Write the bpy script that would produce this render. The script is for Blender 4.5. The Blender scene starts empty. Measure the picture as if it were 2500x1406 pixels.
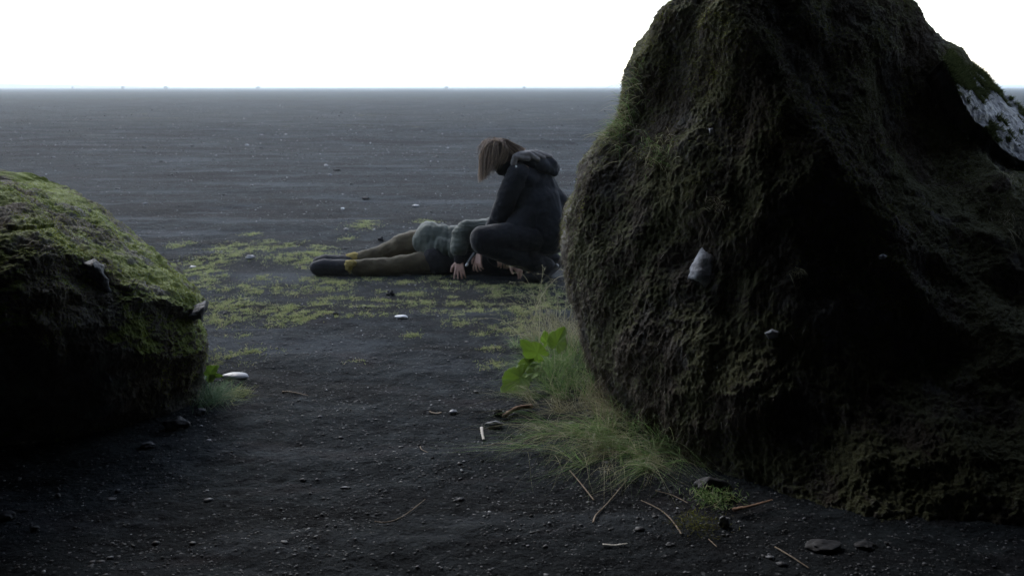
import bpy, math, random
import numpy as np
from mathutils import Vector, Matrix
R = math.radians
random.seed(7)
rng = np.random.default_rng(7)
S = bpy.context.scene
COL = S.collection

# ------------------------------------------------------------------ camera
CAM_Z, FPX = 1.6, 2400.0
PITCH = math.atan((703 - 213) / FPX)
cd = bpy.data.cameras.new('camera')
cam = bpy.data.objects.new('camera', cd); COL.objects.link(cam); S.camera = cam
cam.location = (0, 0, CAM_Z); cam.rotation_euler = (math.pi / 2 - PITCH, R(0.0), 0)
cd.lens = 36 * FPX / 2500; cd.sensor_width = 36; cd.clip_start = 0.05; cd.clip_end = 12000
cd.dof.use_dof = True; cd.dof.focus_distance = 4.7; cd.dof.aperture_fstop = 4.5

# ------------------------------------------------------------------ light
SUN_EL, SUN_AZ = 38, -28           # ahead of the camera, a little to the left
W = bpy.data.worlds.new('World'); S.world = W; W.use_nodes = True
nt = W.node_tree; nt.nodes.clear()
sky = nt.nodes.new('ShaderNodeTexSky'); sky.sky_type = 'NISHITA'; sky.sun_disc = False
sky.sun_elevation = R(SUN_EL); sky.sun_rotation = R(SUN_AZ)
sky.air_density = 1.0; sky.dust_density = 0.6; sky.ozone_density = 1.0
hs = nt.nodes.new('ShaderNodeHueSaturation'); hs.inputs['Saturation'].default_value = 0.62
bg = nt.nodes.new('ShaderNodeBackground'); bg.inputs[1].default_value = 0.15
wo = nt.nodes.new('ShaderNodeOutputWorld')
nt.links.new(sky.outputs[0], hs.inputs['Color']); nt.links.new(hs.outputs[0], bg.inputs[0]); nt.links.new(bg.outputs[0], wo.inputs[0])
sd = bpy.data.lights.new('sun', 'SUN'); sun = bpy.data.objects.new('sun', sd); COL.objects.link(sun)
sd.energy = 0.6; sd.angle = R(25); sd.color = (1.0, 0.96, 0.9)
sdir = Vector((math.sin(R(SUN_AZ)) * math.cos(R(SUN_EL)), math.cos(R(SUN_AZ)) * math.cos(R(SUN_EL)), math.sin(R(SUN_EL))))
sun.rotation_euler = sdir.to_track_quat('Z', 'Y').to_euler(); sun.location = (0, 0, 30)
S.view_settings.view_transform = 'Standard'; S.view_settings.look = 'None'
S.view_settings.exposure = 1.4; S.view_settings.gamma = 1.0
S.render.engine = 'CYCLES'
S.cycles.use_denoising = True
S.cycles.volume_bounces = 0; S.cycles.max_bounces = 8; S.cycles.diffuse_bounces = 6

# ------------------------------------------------------------------ pixel helpers
def ray(px, py):
    dx = (px - 1250) / FPX; dy = -(py - 703) / FPX
    return Vector((dx, math.cos(PITCH) + dy * math.sin(PITCH), -math.sin(PITCH) + dy * math.cos(PITCH)))
def at(px, py, Y):
    d = ray(px, py); t = Y / d.y
    return Vector((d.x * t, Y, CAM_Z + d.z * t))
def gr(px, py, z=0.0):
    d = ray(px, py); t = (z - CAM_Z) / d.z
    return Vector((d.x * t, d.y * t, z))

# ------------------------------------------------------------------ noise (numpy gradient noise)
_p = np.random.default_rng(3).permutation(256); PERM = np.concatenate([_p, _p, _p])
_g = np.random.default_rng(4).normal(size=(256, 3)); GRAD = _g / np.linalg.norm(_g, axis=1)[:, None]
def perlin(P):
    P = np.asarray(P, dtype=np.float64); I = np.floor(P).astype(np.int64); f = P - I; I &= 255
    u = f * f * f * (f * (f * 6 - 15) + 10)
    out = 0
    for dx in (0, 1):
        for dy in (0, 1):
            for dz in (0, 1):
                h = PERM[PERM[PERM[(I[:, 0] + dx) & 255] + ((I[:, 1] + dy) & 255)] + ((I[:, 2] + dz) & 255)]
                g = GRAD[h]
                d = g[:, 0] * (f[:, 0] - dx) + g[:, 1] * (f[:, 1] - dy) + g[:, 2] * (f[:, 2] - dz)
                w = (u[:, 0] if dx else 1 - u[:, 0]) * (u[:, 1] if dy else 1 - u[:, 1]) * (u[:, 2] if dz else 1 - u[:, 2])
                out = out + d * w
    return out * 1.6
def fbm(P, octv=4, gain=0.5):
    P = np.asarray(P, dtype=np.float64); a = 1.0; s = 0; n = 0
    for i in range(octv):
        s = s + a * perlin(P * (2.03 ** i) + 17.3 * i); n += a; a *= gain
    return s / n
def ridged(P, octv=4, gain=0.5):
    P = np.asarray(P, dtype=np.float64); a = 1.0; s = 0; n = 0
    for i in range(octv):
        s = s + a * (1 - 2.2 * np.abs(perlin(P * (2.07 ** i) + 9.1 * i))); n += a; a *= gain
    return s / n

# ------------------------------------------------------------------ object helpers
def mesh_np(name, V, Fs, mat=None, parent=None, smooth=True):
    """Fs: int array (n,3) or (n,4)"""
    V = np.asarray(V, dtype=np.float32); Fs = np.asarray(Fs, dtype=np.int32)
    me = bpy.data.meshes.new(name); k = Fs.shape[1]
    me.vertices.add(len(V)); me.vertices.foreach_set('co', V.ravel())
    me.loops.add(Fs.size); me.loops.foreach_set('vertex_index', Fs.ravel())
    me.polygons.add(len(Fs)); me.polygons.foreach_set('loop_start', np.arange(0, Fs.size, k, dtype=np.int32))
    me.update(calc_edges=True); me.validate()
    if smooth: me.polygons.foreach_set('use_smooth', np.ones(len(me.polygons), dtype=bool))
    o = bpy.data.objects.new(name, me); COL.objects.link(o)
    if mat: me.materials.append(mat)
    if parent: o.parent = parent; o.matrix_parent_inverse = parent.matrix_basis.inverted()
    return o
def tag(o, label=None, cat=None, group=None, kind=None):
    if label: o['label'] = label
    if cat: o['category'] = cat
    if group: o['group'] = group
    if kind: o['kind'] = kind
    return o
def thing(name, loc, label, cat, group=None):
    o = bpy.data.objects.new(name, None); COL.objects.link(o); o.location = loc; o.empty_display_size = 0.1
    bpy.context.view_layer.update()
    return tag(o, label, cat, group)

# ------------------------------------------------------------------ materials
class NT:
    def __init__(s, name):
        s.m = bpy.data.materials.new(name); s.m.use_nodes = True; s.t = s.m.node_tree; s.t.nodes.clear()
        s.out = s.n('ShaderNodeOutputMaterial'); s.b = s.n('ShaderNodeBsdfPrincipled'); s.l(s.b.outputs[0], s.out.inputs[0])
        s.geo = s.n('ShaderNodeNewGeometry'); s.tc = s.n('ShaderNodeTexCoord')
    def n(s, t): return s.t.nodes.new(t)
    def l(s, a, b): s.t.links.new(a, b)
    def noise(s, scale, detail=4, rough=0.55, vec=None, stretch=None, dist=0):
        x = s.n('ShaderNodeTexNoise'); x.inputs['Scale'].default_value = scale; x.inputs['Detail'].default_value = detail
        x.inputs['Roughness'].default_value = rough; x.inputs['Distortion'].default_value = dist
        v = vec or s.geo.outputs['Position']
        if stretch:
            mp = s.n('ShaderNodeMapping'); mp.inputs['Scale'].default_value = stretch; s.l(v, mp.inputs[0]); v = mp.outputs[0]
        s.l(v, x.inputs['Vector']); return x.outputs['Fac']
    def ramp(s, fac, stops):
        r = s.n('ShaderNodeValToRGB'); e = r.color_ramp.elements
        while len(e) < len(stops): e.new(0.5)
        for k, (p, c) in enumerate(stops):
            e[k].position = p; e[k].color = (*c, 1) if len(c) == 3 else c
        s.l(fac, r.inputs[0]); return r.outputs[0]
    def step(s, fac, lo, hi):
        r = s.n('ShaderNodeMapRange'); r.inputs['From Min'].default_value = lo; r.inputs['From Max'].default_value = hi
        s.l(fac, r.inputs['Value']); return r.outputs[0]
    def mix(s, fac, a, b):
        x = s.n('ShaderNodeMix'); x.data_type = 'RGBA'
        s.l(fac, x.inputs['Factor'])
        for v, i in ((a, 'A'), (b, 'B')):
            tgt = [q for q in x.inputs if q.name == i and q.type == 'RGBA'][0]
            if isinstance(v, tuple): tgt.default_value = (*v, 1)
            else: s.l(v, tgt)
        return [q for q in x.outputs if q.type == 'RGBA'][0]
    def math(s, op, a, b):
        x = s.n('ShaderNodeMath'); x.operation = op
        for v, i in ((a, 0), (b, 1)):
            if isinstance(v, (int, float)): x.inputs[i].default_value = v
            else: s.l(v, x.inputs[i])
        return x.outputs[0]
    def bump(s, h, dist, strength=1.0, nrm=None):
        x = s.n('ShaderNodeBump'); x.inputs['Distance'].default_value = dist; x.inputs['Strength'].default_value = strength
        s.l(h, x.inputs['Height'])
        if nrm: s.l(nrm, x.inputs['Normal'])
        return x.outputs[0]
    def fin(s, color, rough=0.8, normal=None, spec=0.3):
        if isinstance(color, tuple): s.b.inputs['Base Color'].default_value = (*color, 1)
        else: s.l(color, s.b.inputs['Base Color'])
        if isinstance(rough, (int, float)): s.b.inputs['Roughness'].default_value = rough
        else: s.l(rough, s.b.inputs['Roughness'])
        s.b.inputs['Specular IOR Level'].default_value = spec
        if normal: s.l(normal, s.b.inputs['Normal'])
        return s.m

def m_simple(name, c1, c2, scale=20, rough=0.8, bump=0.002, bscale=60, spec=0.3, sheen=0):
    s = NT(name); c = s.ramp(s.noise(scale, 5), [(0.3, c1), (0.7, c2)])
    nb = s.bump(s.noise(bscale, 5), bump)
    m = s.fin(c, rough, nb, spec)
    if sheen: s.b.inputs['Sheen Weight'].default_value = sheen; s.b.inputs['Sheen Roughness'].default_value = 0.4
    return m
def m_island(name, stops, rough=0.7, spec=0.3, trans=0, bscale=80, bump=0.001):
    s = NT(name); c = s.ramp(s.geo.outputs['Random Per Island'], stops)
    m = s.fin(c, rough, s.bump(s.noise(bscale, 3), bump) if bump else None, spec)
    if trans:
        tr = s.n('ShaderNodeBsdfTranslucent'); s.l(c, tr.inputs[0]); mx = s.n('ShaderNodeMixShader'); mx.inputs[0].default_value = trans
        s.l(s.b.outputs[0], mx.inputs[1]); s.l(tr.outputs[0], mx.inputs[2]); s.l(mx.outputs[0], s.out.inputs[0])
    return m

def m_tuft(name, stops, dark, rough=0.9, trans=0.25, sc=5.0):
    s = NT(name); c = s.ramp(s.geo.outputs['Random Per Island'], stops)
    c = s.mix(s.step(s.noise(sc, 5, 0.65), 0.42, 0.62), dark, c)
    m = s.fin(c, rough, None, 0.1)
    tr = s.n('ShaderNodeBsdfTranslucent'); s.l(c, tr.inputs[0]); mx = s.n('ShaderNodeMixShader'); mx.inputs[0].default_value = trans
    s.l(s.b.outputs[0], mx.inputs[1]); s.l(tr.outputs[0], mx.inputs[2]); s.l(mx.outputs[0], s.out.inputs[0]); return m
def m_ground():
    s = NT('black_sand')
    big = s.noise(0.35, 6, 0.65, stretch=(0.3, 1.5, 1)); mid = s.noise(6, 6, 0.65); fine = s.noise(70, 5, 0.7)
    c = s.ramp(mid, [(0.3, (0.008, 0.010, 0.0115)), (0.5, (0.019, 0.0235, 0.027)), (0.72, (0.042, 0.051, 0.057))])
    c = s.mix(s.math('MULTIPLY', s.step(big, 0.5, 0.6), 0.9), c, (0.011, 0.012, 0.014))
    b2 = s.noise(1.1, 6, 0.7, stretch=(0.35, 1.2, 1)); c = s.mix(s.math('MULTIPLY', s.step(b2, 0.52, 0.60), 0.85), c, (0.008, 0.009, 0.010))
    b3 = s.noise(0.8, 6, 0.7, stretch=(0.4, 1.4, 2)); c = s.mix(s.math('MULTIPLY', s.step(b3, 0.53, 0.62), 0.7), c, (0.058, 0.067, 0.077))
    b4 = s.noise(2.3, 4, 0.6, stretch=(0.6, 1.4, 3)); c = s.mix(s.math('MULTIPLY', s.step(b4, 0.56, 0.68), 0.5), c, (0.034, 0.029, 0.032))
    # loose pale grit
    v = s.n('ShaderNodeTexVoronoi'); v.inputs['Scale'].default_value = 45; s.l(s.geo.outputs['Position'], v.inputs['Vector'])
    vr = s.n('ShaderNodeSeparateColor'); s.l(v.outputs['Color'], vr.inputs[0])
    dots = s.math('MULTIPLY', s.step(vr.outputs[0], 0.86, 0.92), s.step(v.outputs['Distance'], 0.42, 0.25))
    c = s.mix(dots, c, (0.09, 0.095, 0.10))
    # thin yellowish moss film far out
    film = s.math('MULTIPLY', s.step(s.noise(0.16, 4, 0.6, stretch=(0.5, 1, 1)), 0.60, 0.72), s.step(s.noise(3, 4), 0.48, 0.62))
    sp = s.n('ShaderNodeSeparateXYZ'); s.l(s.geo.outputs['Position'], sp.inputs[0])
    film = s.math('MULTIPLY', film, s.step(sp.outputs[1], 25, 40))
    c = s.mix(s.math('MULTIPLY', film, 0.5), c, (0.12, 0.11, 0.04))
    h = s.math('ADD', s.math('MULTIPLY', mid, 0.5), s.math('MULTIPLY', fine, 0.35))
    n1 = s.bump(h, 0.06); n1 = s.bump(v.outputs['Distance'], 0.008, 1, n1)
    return s.fin(c, 0.9, n1, 0.06)

def m_rock(name, soil, grey, moss, moss_lo=0.52, moss_hi=0.62, seed=0.0):
    s = NT(name)
    mp = s.n('ShaderNodeMapping'); mp.inputs['Location'].default_value = (seed, seed * 2, seed); s.l(s.geo.outputs['Position'], mp.inputs[0]); v = mp.outputs[0]
    a = s.noise(2.6, 7, 0.62, vec=v); b = s.noise(14, 6, 0.65, vec=v, stretch=(1, 1, 0.45)); f = s.noise(85, 5, 0.7, vec=v)
    c = s.mix(s.step(a, 0.44, 0.60), soil, grey)
    c = s.mix(s.step(b, 0.35, 0.7), c, tuple(x * 0.55 for x in soil))
    sp = s.n('ShaderNodeSeparateXYZ'); s.l(s.geo.outputs['Normal'], sp.inputs[0])
    up = s.math('MULTIPLY', sp.outputs[2], 0.16)
    mk = s.math('ADD', s.noise(3.4, 6, 0.65, vec=v, stretch=(1, 1, 0.7)), up)
    c = s.mix(s.step(mk, moss_lo, moss_hi), c, moss)
    c = s.mix(s.math('MULTIPLY', s.step(f, 0.5, 0.75), 0.5), c, grey)
    h = s.math('ADD', s.math('MULTIPLY', b, 0.6), s.math('MULTIPLY', f, 0.3))
    return s.fin(c, s.math('ADD', s.math('MULTIPLY', f, 0.4), 0.55), s.bump(h, 0.05), 0.2)

M = {}
M['ground'] = m_ground()
M['rock_r'] = m_rock('mossy_dark_rock', (0.10, 0.078, 0.056), (0.14, 0.14, 0.135), (0.095, 0.098, 0.042), seed=3.0)
M['rock_l'] = m_rock('mossy_grey_rock', (0.095, 0.078, 0.055), (0.20, 0.20, 0.19), (0.13, 0.17, 0.025), 0.56, 0.64, seed=8.0)
M['shade_cave'] = m_rock('shade_cave_rock', (0.16, 0.155, 0.15), (0.24, 0.24, 0.24), (0.13, 0.14, 0.09), seed=1.0)
M['slab'] = m_simple('wet_pale_rock', (0.04, 0.042, 0.048), (0.125, 0.13, 0.142), 12, 0.5, 0.03, 18, 0.5)
M['pale'] = m_simple('pale_rock', (0.18, 0.19, 0.21), (0.46, 0.48, 0.53), 16, 0.65, 0.02, 26, 0.3)
M['moss_r'] = m_tuft('moss_dark', [(0, (0.11, 0.125, 0.03)), (0.5, (0.20, 0.225, 0.05)), (0.85, (0.32, 0.34, 0.08)), (1, (0.28, 0.22, 0.11))], (0.07, 0.06, 0.035))
M['moss_l'] = m_tuft('moss_bright', [(0, (0.13, 0.17, 0.014)), (0.5, (0.28, 0.33, 0.022)), (0.85, (0.44, 0.48, 0.04)), (1, (0.40, 0.36, 0.09))], (0.15, 0.17, 0.025), sc=7.0)
M['moss_s'] = m_island('moss_green_dark', [(0, (0.04, 0.055, 0.02)), (0.6, (0.08, 0.10, 0.035)), (1, (0.14, 0.16, 0.06))], 0.9, 0.1, 0.25, bump=0)
M['roots'] = m_island('dry_roots', [(0, (0.08, 0.062, 0.046)), (0.6, (0.14, 0.115, 0.088)), (0.95, (0.22, 0.19, 0.15)), (1, (0.42, 0.38, 0.32))], 0.8, 0.2, 0.0, bump=0)
M['turf'] = m_island('yellow_moss', [(0, (0.20, 0.24, 0.11)), (0.5, (0.36, 0.41, 0.18)), (0.8, (0.47, 0.49, 0.25)), (1, (0.52, 0.43, 0.29))], 0.9, 0.1, 0.3, bump=0)
M['grass_g'] = m_island('grass_green', [(0, (0.10, 0.18, 0.055)), (0.5, (0.18, 0.31, 0.10)), (0.8, (0.30, 0.38, 0.17)), (1, (0.50, 0.45, 0.30))], 0.6, 0.3, 0.35, bump=0)
M['grass_b'] = m_island('grass_blue_green', [(0, (0.10, 0.18, 0.10)), (0.5, (0.16, 0.26, 0.14)), (0.85, (0.26, 0.34, 0.22)), (1, (0.40, 0.38, 0.26))], 0.6, 0.3, 0.35, bump=0)
M['grass_d'] = m_island('grass_dry', [(0, (0.18, 0.185, 0.10)), (0.5, (0.34, 0.325, 0.20)), (1, (0.54, 0.50, 0.36))], 0.7, 0.25, 0.25, bump=0)
M['leaf'] = m_island('broad_leaf', [(0, (0.34, 0.46, 0.15)), (0.7, (0.42, 0.54, 0.19)), (1, (0.56, 0.56, 0.20))], 0.5, 0.35, 0.45, bscale=30, bump=0.003)
M['gravel'] = m_island('basalt_gravel', [(0, (0.012, 0.012, 0.014)), (0.5, (0.028, 0.029, 0.034)), (0.8, (0.055, 0.056, 0.064)), (0.95, (0.13, 0.135, 0.15)), (1, (0.36, 0.37, 0.39))], 0.6, 0.4, bscale=150)

# ------------------------------------------------------------------ ground
def ground_h(X, Y):
    P = np.stack([X, Y, np.zeros_like(X)], 1)
    far = np.clip((Y - 9) / 25, 0, 1)
    near = np.clip(1 - (Y - 12) / 30, 0.15, 1)
    h = 0.030 * fbm(P * [0.5, 0.9, 1], 3) * np.clip(near, 0.3, 1)
    h += far * (0.26 * fbm(P * [0.05, 0.20, 1] + 5, 5, .55) + 0.09 * fbm(P * [0.3, 1.0, 1] + 8, 4))
    h += 0.022 * fbm(P * [2.2, 2.8, 1] + 3, 4, 0.6) * near
    h += 0.013 * fbm(P * [11, 13, 1] + 9, 4, 0.65) * near
    # keep it level where the two people are
    w = np.exp(-(((X + 0.3) / 1.9) ** 2 + ((Y - 8.2) / 0.8) ** 2) ** 2)
    return h * (1 - 0.85 * w)
def gh(x, y): return float(ground_h(np.array([float(x)]), np.array([float(y)]))[0])
def build_ground():
    ys = [2.2]
    while ys[-1] < 45: ys.append(ys[-1] * 1.0042)
    while ys[-1] < 7000: ys.append(ys[-1] * 1.035)
    back = [-9, -6, -4, -2.5, -1, 0, 0.8, 1.5]
    ys = np.array(back + ys); us = np.linspace(-1, 1, 420)
    us = np.sign(us) * (np.abs(us) ** 1.0) * 0.75
    wdt = np.maximum(ys, 2.2)
    X = us[None, :] * wdt[:, None]
    X[:, :12] = X[:, 12:13] - (wdt[:, None] * 1.2 + 12) * (np.arange(12, 0, -1)[None, :] / 12)
    X[:, -12:] = X[:, -13:-12] + (wdt[:, None] * 1.2 + 12) * (np.arange(1, 13)[None, :] / 12)
    Yg = np.repeat(ys[:, None], X.shape[1], 1)
    h = ground_h(X.ravel(), Yg.ravel())
    V = np.stack([X.ravel(), Yg.ravel(), h], 1)
    n, m = X.shape; i = np.arange(n * m).reshape(n, m)
    Fq = np.stack([i[:-1, :-1], i[:-1, 1:], i[1:, 1:], i[1:, :-1]], -1).reshape(-1, 4)
    return tag(mesh_np('ground', V, Fq, M['ground']), kind='structure')
build_ground()

# far low ridge on the left of the horizon
def far_hill():
    n = 60; V = []; Fq = []
    for i in range(n + 1):
        u = i / n; px = -500 + u * 900; Y = 1500
        hgt = max(0, (400 - px) / 900) * 12 + 0.1
        x = at(px, 213, Y).x
        V += [(x, Y - 200, -0.2), (x, Y, hgt), (x, Y + 300, hgt * 0.9), (x, Y + 600, -0.2)]
    for i in range(n):
        for j in range(3):
            a = i * 4 + j; Fq.append((a, a + 4, a + 5, a + 1))
    tag(mesh_np('hills', V, Fq, M['shade_cave']), kind='structure')
far_hill()

# ------------------------------------------------------------------ control-net rocks
def catmull(P, t):
    """P (n,3) open curve, t in [0,n-1]"""
    n = len(P); i = np.clip(np.floor(t).astype(int), 0, n - 2); f = (t - i)[:, None]
    p0 = P[np.clip(i - 1, 0, n - 1)]; p1 = P[i]; p2 = P[i + 1]; p3 = P[np.clip(i + 2, 0, n - 1)]
    return 0.5 * ((2 * p1) + (-p0 + p2) * f + (2 * p0 - 5 * p1 + 4 * p2 - p3) * f ** 2 + (-p0 + 3 * p1 - 3 * p2 + p3) * f ** 3)
def catmull_closed(P, t):
    n = len(P); i = np.floor(t).astype(int); f = (t - i)[:, None]
    p0, p1, p2, p3 = P[(i - 1) % n], P[i % n], P[(i + 1) % n], P[(i + 2) % n]
    return 0.5 * ((2 * p1) + (-p0 + p2) * f + (2 * p0 - 5 * p1 + 4 * p2 - p3) * f ** 2 + (-p0 + 3 * p1 - 3 * p2 + p3) * f ** 3)
def vnormals(V, Fq):
    n = np.zeros_like(V); e1 = V[Fq[:, 2]] - V[Fq[:, 0]]; e2 = V[Fq[:, 3]] - V[Fq[:, 1]] if Fq.shape[1] == 4 else V[Fq[:, 1]] - V[Fq[:, 0]]
    fn = np.cross(e1, e2)
    for k in range(Fq.shape[1]): np.add.at(n, Fq[:, k], fn)
    return n / (np.linalg.norm(n, axis=1)[:, None] + 1e-12)
def net_rock(rows, ncols, nrows, colw, disp):
    """rows: list of control rings (closed), bottom to top; last row collapses."""
    C = np.array(rows, dtype=float)                    # (r, c, 3)
    r, c = C.shape[:2]
    # denser sampling on the visible columns
    ts = []
    for k in range(c):
        ts += list(k + np.arange(colw[k]) / colw[k])
    ts = np.array(ts)
    ring = np.array([catmull_closed(C[j], ts) for j in range(r)])    # (r, m, 3)
    tv = np.linspace(0, r - 1, nrows)
    G = np.stack([catmull(ring[:, k], tv) for k in range(ring.shape[1])], 1)  # (nrows, m, 3)
    n, m = G.shape[:2]; V = G.reshape(-1, 3)
    i = np.arange(n * m).reshape(n, m); j = np.roll(i, -1, 1)
    Fq = np.stack([i[:-1], j[:-1], j[1:], i[1:]], -1).reshape(-1, 4)
    N = vnormals(V, Fq)
    cen = V.mean(0)
    if np.mean(np.sum(N * (V - cen), 1)) < 0: Fq = Fq[:, ::-1]; N = -N
    V = V + N * disp(V, N)[:, None]
    return V, Fq

def sm(x, a, b): x = np.clip((x - a) / (b - a), 0, 1); return x * x * (3 - 2 * x)
# right-hand rock --------------------------------------------------
def rows_right():
    T = [  # L, A, B, C, R  as (px, py, Y)
        [(1450, 945, 5.5), (1640, 1150, 4.25), (1980, 1290, 3.55), (2500, 1350, 3.35), (3300, 1350, 3.35)],
        [(1425, 880, 5.45), (1610, 1080, 4.3), (1960, 1200, 3.66), (2500, 1240, 3.48), (3300, 1230, 3.5)],
        [(1405, 800, 5.3), (1545, 950, 4.42), (1900, 1050, 3.85), (2420, 1080, 3.72), (3300, 1050, 3.8)],
        [(1378, 680, 5.2), (1500, 780, 4.62), (1850, 850, 4.10), (2380, 900, 4.02), (3250, 880, 4.2)],
        [(1372, 580, 5.2), (1500, 640, 4.74), (1880, 650, 4.27), (2340, 720, 4.30), (3200, 720, 4.5)],
        [(1400, 490, 5.2), (1530, 500, 4.85), (1930, 480, 4.42), (2330, 560, 4.58), (3000, 560, 4.9)],
        [(1458, 360, 5.25), (1600, 340, 4.97), (1920, 310, 4.58), (2250, 380, 4.88), (2640, 400, 5.3)],
        [(1510, 240, 5.3), (1660, 200, 5.06), (1860, 165, 4.76), (2200, 230, 5.08), (2440, 240, 5.65)],
        [(1550, 130, 5.35), (1690, 90, 5.12), (1820, 50, 4.92), (2160, 90, 5.15), (2330, 120, 5.7)],
        [(1630, 5, 5.4), (1740, -50, 5.22), (1840, -70, 5.08), (2080, -50, 5.2), (2190, 5, 5.6)],
        [(1750, -140, 5.45), (1820, -170, 5.4), (1900, -180, 5.35), (1980, -170, 5.4), (2060, -140, 5.6)],
    ]
    rows = []
    for t in T:
        p = [at(*q) for q in t]; L, Rr = p[0], p[-1]
        back = [Vector((Rr.x + 0.1, Rr.y + 1.0, Rr.z)), Vector(((L.x + Rr.x) / 2, max(L.y, Rr.y) + 1.5, L.z)), Vector((L.x + 0.3, L.y + 0.9, L.z))]
        rows.append([tuple(v) for v in p + back])
    apex = at(1900, -200, 5.8)
    rows.append([tuple(apex + (Vector(q) - apex) * 0.02) for q in rows[-1]])
    return rows
HOL = np.array(at(2230, 330, 5.05))
RL = np.array([at(1750, 60, 4.94), at(1885, 165, 4.76), at(1955, 300, 4.58), at(2075, 480, 4.45), at(2230, 720, 4.22)])
def ridge_w(P, r=.12):
    best = np.full(len(P), 9.0)
    for a, b in zip(RL[:-1], RL[1:]):
        ab = b - a; tt = np.clip(((P - a) @ ab) / (ab @ ab), 0, 1); best = np.minimum(best, np.linalg.norm(P - (a + tt[:, None] * ab), axis=1))
    return np.exp(-(best / r) ** 2)
def disp_right(V, N):
    d = 0.11 * fbm(V * [1.7, 1.7, 1.5], 3)
    m = sm(fbm(V * 1.3 + 71, 2), -0.25, 0.35)
    d += (0.02 + 0.025 * m) * ridged(V * [2.6, 2.6, 1.9] + 4, 2, 0.4)
    d += 0.020 * fbm(V * [9, 9, 6] + 12, 4, 0.6) + 0.016 * fbm(V * [30, 30, 15] + 2, 4, 0.75)
    w = sm(fbm(V * 3.1 + 90, 2), 0.0, 0.3); d += w * 0.006 * ridged(V * [13, 13, 9] + 22, 3, 0.5)
    d += 0.012 * fbm(V * [70, 70, 45] + 2, 3, 0.75)
    q = (V - HOL) / [0.30, 0.5, 0.30]
    d -= 0.06 * np.exp(-(q ** 2).sum(1) ** 1.5)
    d += 0.06 * ridge_w(V, .13)
    return d - 0.02
VR, FR = net_rock(rows_right(), 8, 560, [110, 170, 190, 150, 40, 20, 20, 30], disp_right)
rock_r = thing('boulder', (1.7, 4.8, 0), 'tall dark mossy boulder filling the right side with a pointed top', 'boulder')
mesh_np('rock_body', VR, FR, M['rock_r'], rock_r)

# left-hand rock ---------------------------------------------------
def rows_left():
    T = [  # far-left, X1, X2, X3, R
        [(-700, 1250, 3.75), (0, 1200, 3.95), (250, 1110, 4.35), (420, 1050, 4.65), (490, 985, 5.0)],
        [(-700, 1100, 4.0), (0, 1090, 4.2), (250, 1050, 4.4), (400, 1000, 4.65), (500, 945, 5.0)],
        [(-700, 950, 4.0), (0, 960, 4.12), (250, 975, 4.25), (400, 930, 4.5), (512, 900, 4.95)],
        [(-700, 810, 3.8), (0, 830, 3.95), (230, 860, 4.17), (400, 850, 4.45), (516, 850, 4.9)],
        [(-700, 700, 3.85), (0, 710, 4.0), (220, 740, 4.2), (380, 770, 4.45), (490, 790, 4.9)],
        [(-700, 620, 3.95), (0, 640, 4.08), (210, 680, 4.28), (370, 710, 4.45), (505, 740, 4.9)],
        [(-700, 540, 4.0), (0, 570, 4.2), (190, 610, 4.35), (320, 640, 4.6), (402, 655, 5.0)],
        [(-650, 470, 4.4), (0, 500, 4.55), (150, 530, 4.65), (210, 565, 4.8), (305, 588, 5.1)],
        [(-600, 430, 4.9), (-50, 455, 4.9), (80, 475, 4.9), (140, 500, 5.0), (235, 525, 5.2)],
        [(-500, 415, 5.3), (-100, 437, 5.25), (10, 445, 5.3), (80, 455, 5.3), (140, 485, 5.4)],
    ]
    rows = []
    for t in T:
        p = [at(*q) for q in t]; L, Rr = p[0], p[-1]
        back = [Vector((Rr.x - 0.35, Rr.y + 0.8, Rr.z)), Vector(((L.x + Rr.x) / 2, max(L.y, Rr.y) + 1.1, Rr.z)), Vector((L.x - 0.2, L.y + 1.0, L.z))]
        rows.append([tuple(v) for v in p + back])
    apex = at(-120, 435, 5.9)
    rows.append([tuple(apex + (Vector(q) - apex) * 0.02) for q in rows[-1]])
    return rows
def disp_left(V, N):
    q = V @ np.array([0.75, -0.25, 1.35]) * 1.5 + 0.55 * fbm(V * 1.7 + 7, 3)
    tri = 1 - 2 * np.abs((q - np.floor(q)) - 0.35) / 0.65
    d = 0.016 * tri + 0.05 * fbm(V * 2.0 + 7, 3)
    q2 = V @ np.array([-0.9, 0.8, 1.6]) * 3.1 + 0.8 * fbm(V * 3 + 27, 3); d += 0.016 * (1 - 2 * np.abs(q2 - np.floor(q2) - 0.5))
    d += 0.018 * ridged(V * [6, 6, 6] + 14, 3, 0.5)
    d += 0.018 * fbm(V * 17 + 2, 4, 0.65)
    d += 0.009 * fbm(V * 55 + 2, 3, 0.65)
    return d - 0.045
VL, FL = net_rock(rows_left(), 8, 420, [90, 120, 120, 110, 70, 30, 20, 20], disp_left)
rock_l = thing('boulder', (-2.2, 4.8, 0), 'low grey boulder with bright green moss along its top at the left', 'boulder')
mesh_np('rock_body', VL, FL, M['rock_l'], rock_l)

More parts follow.
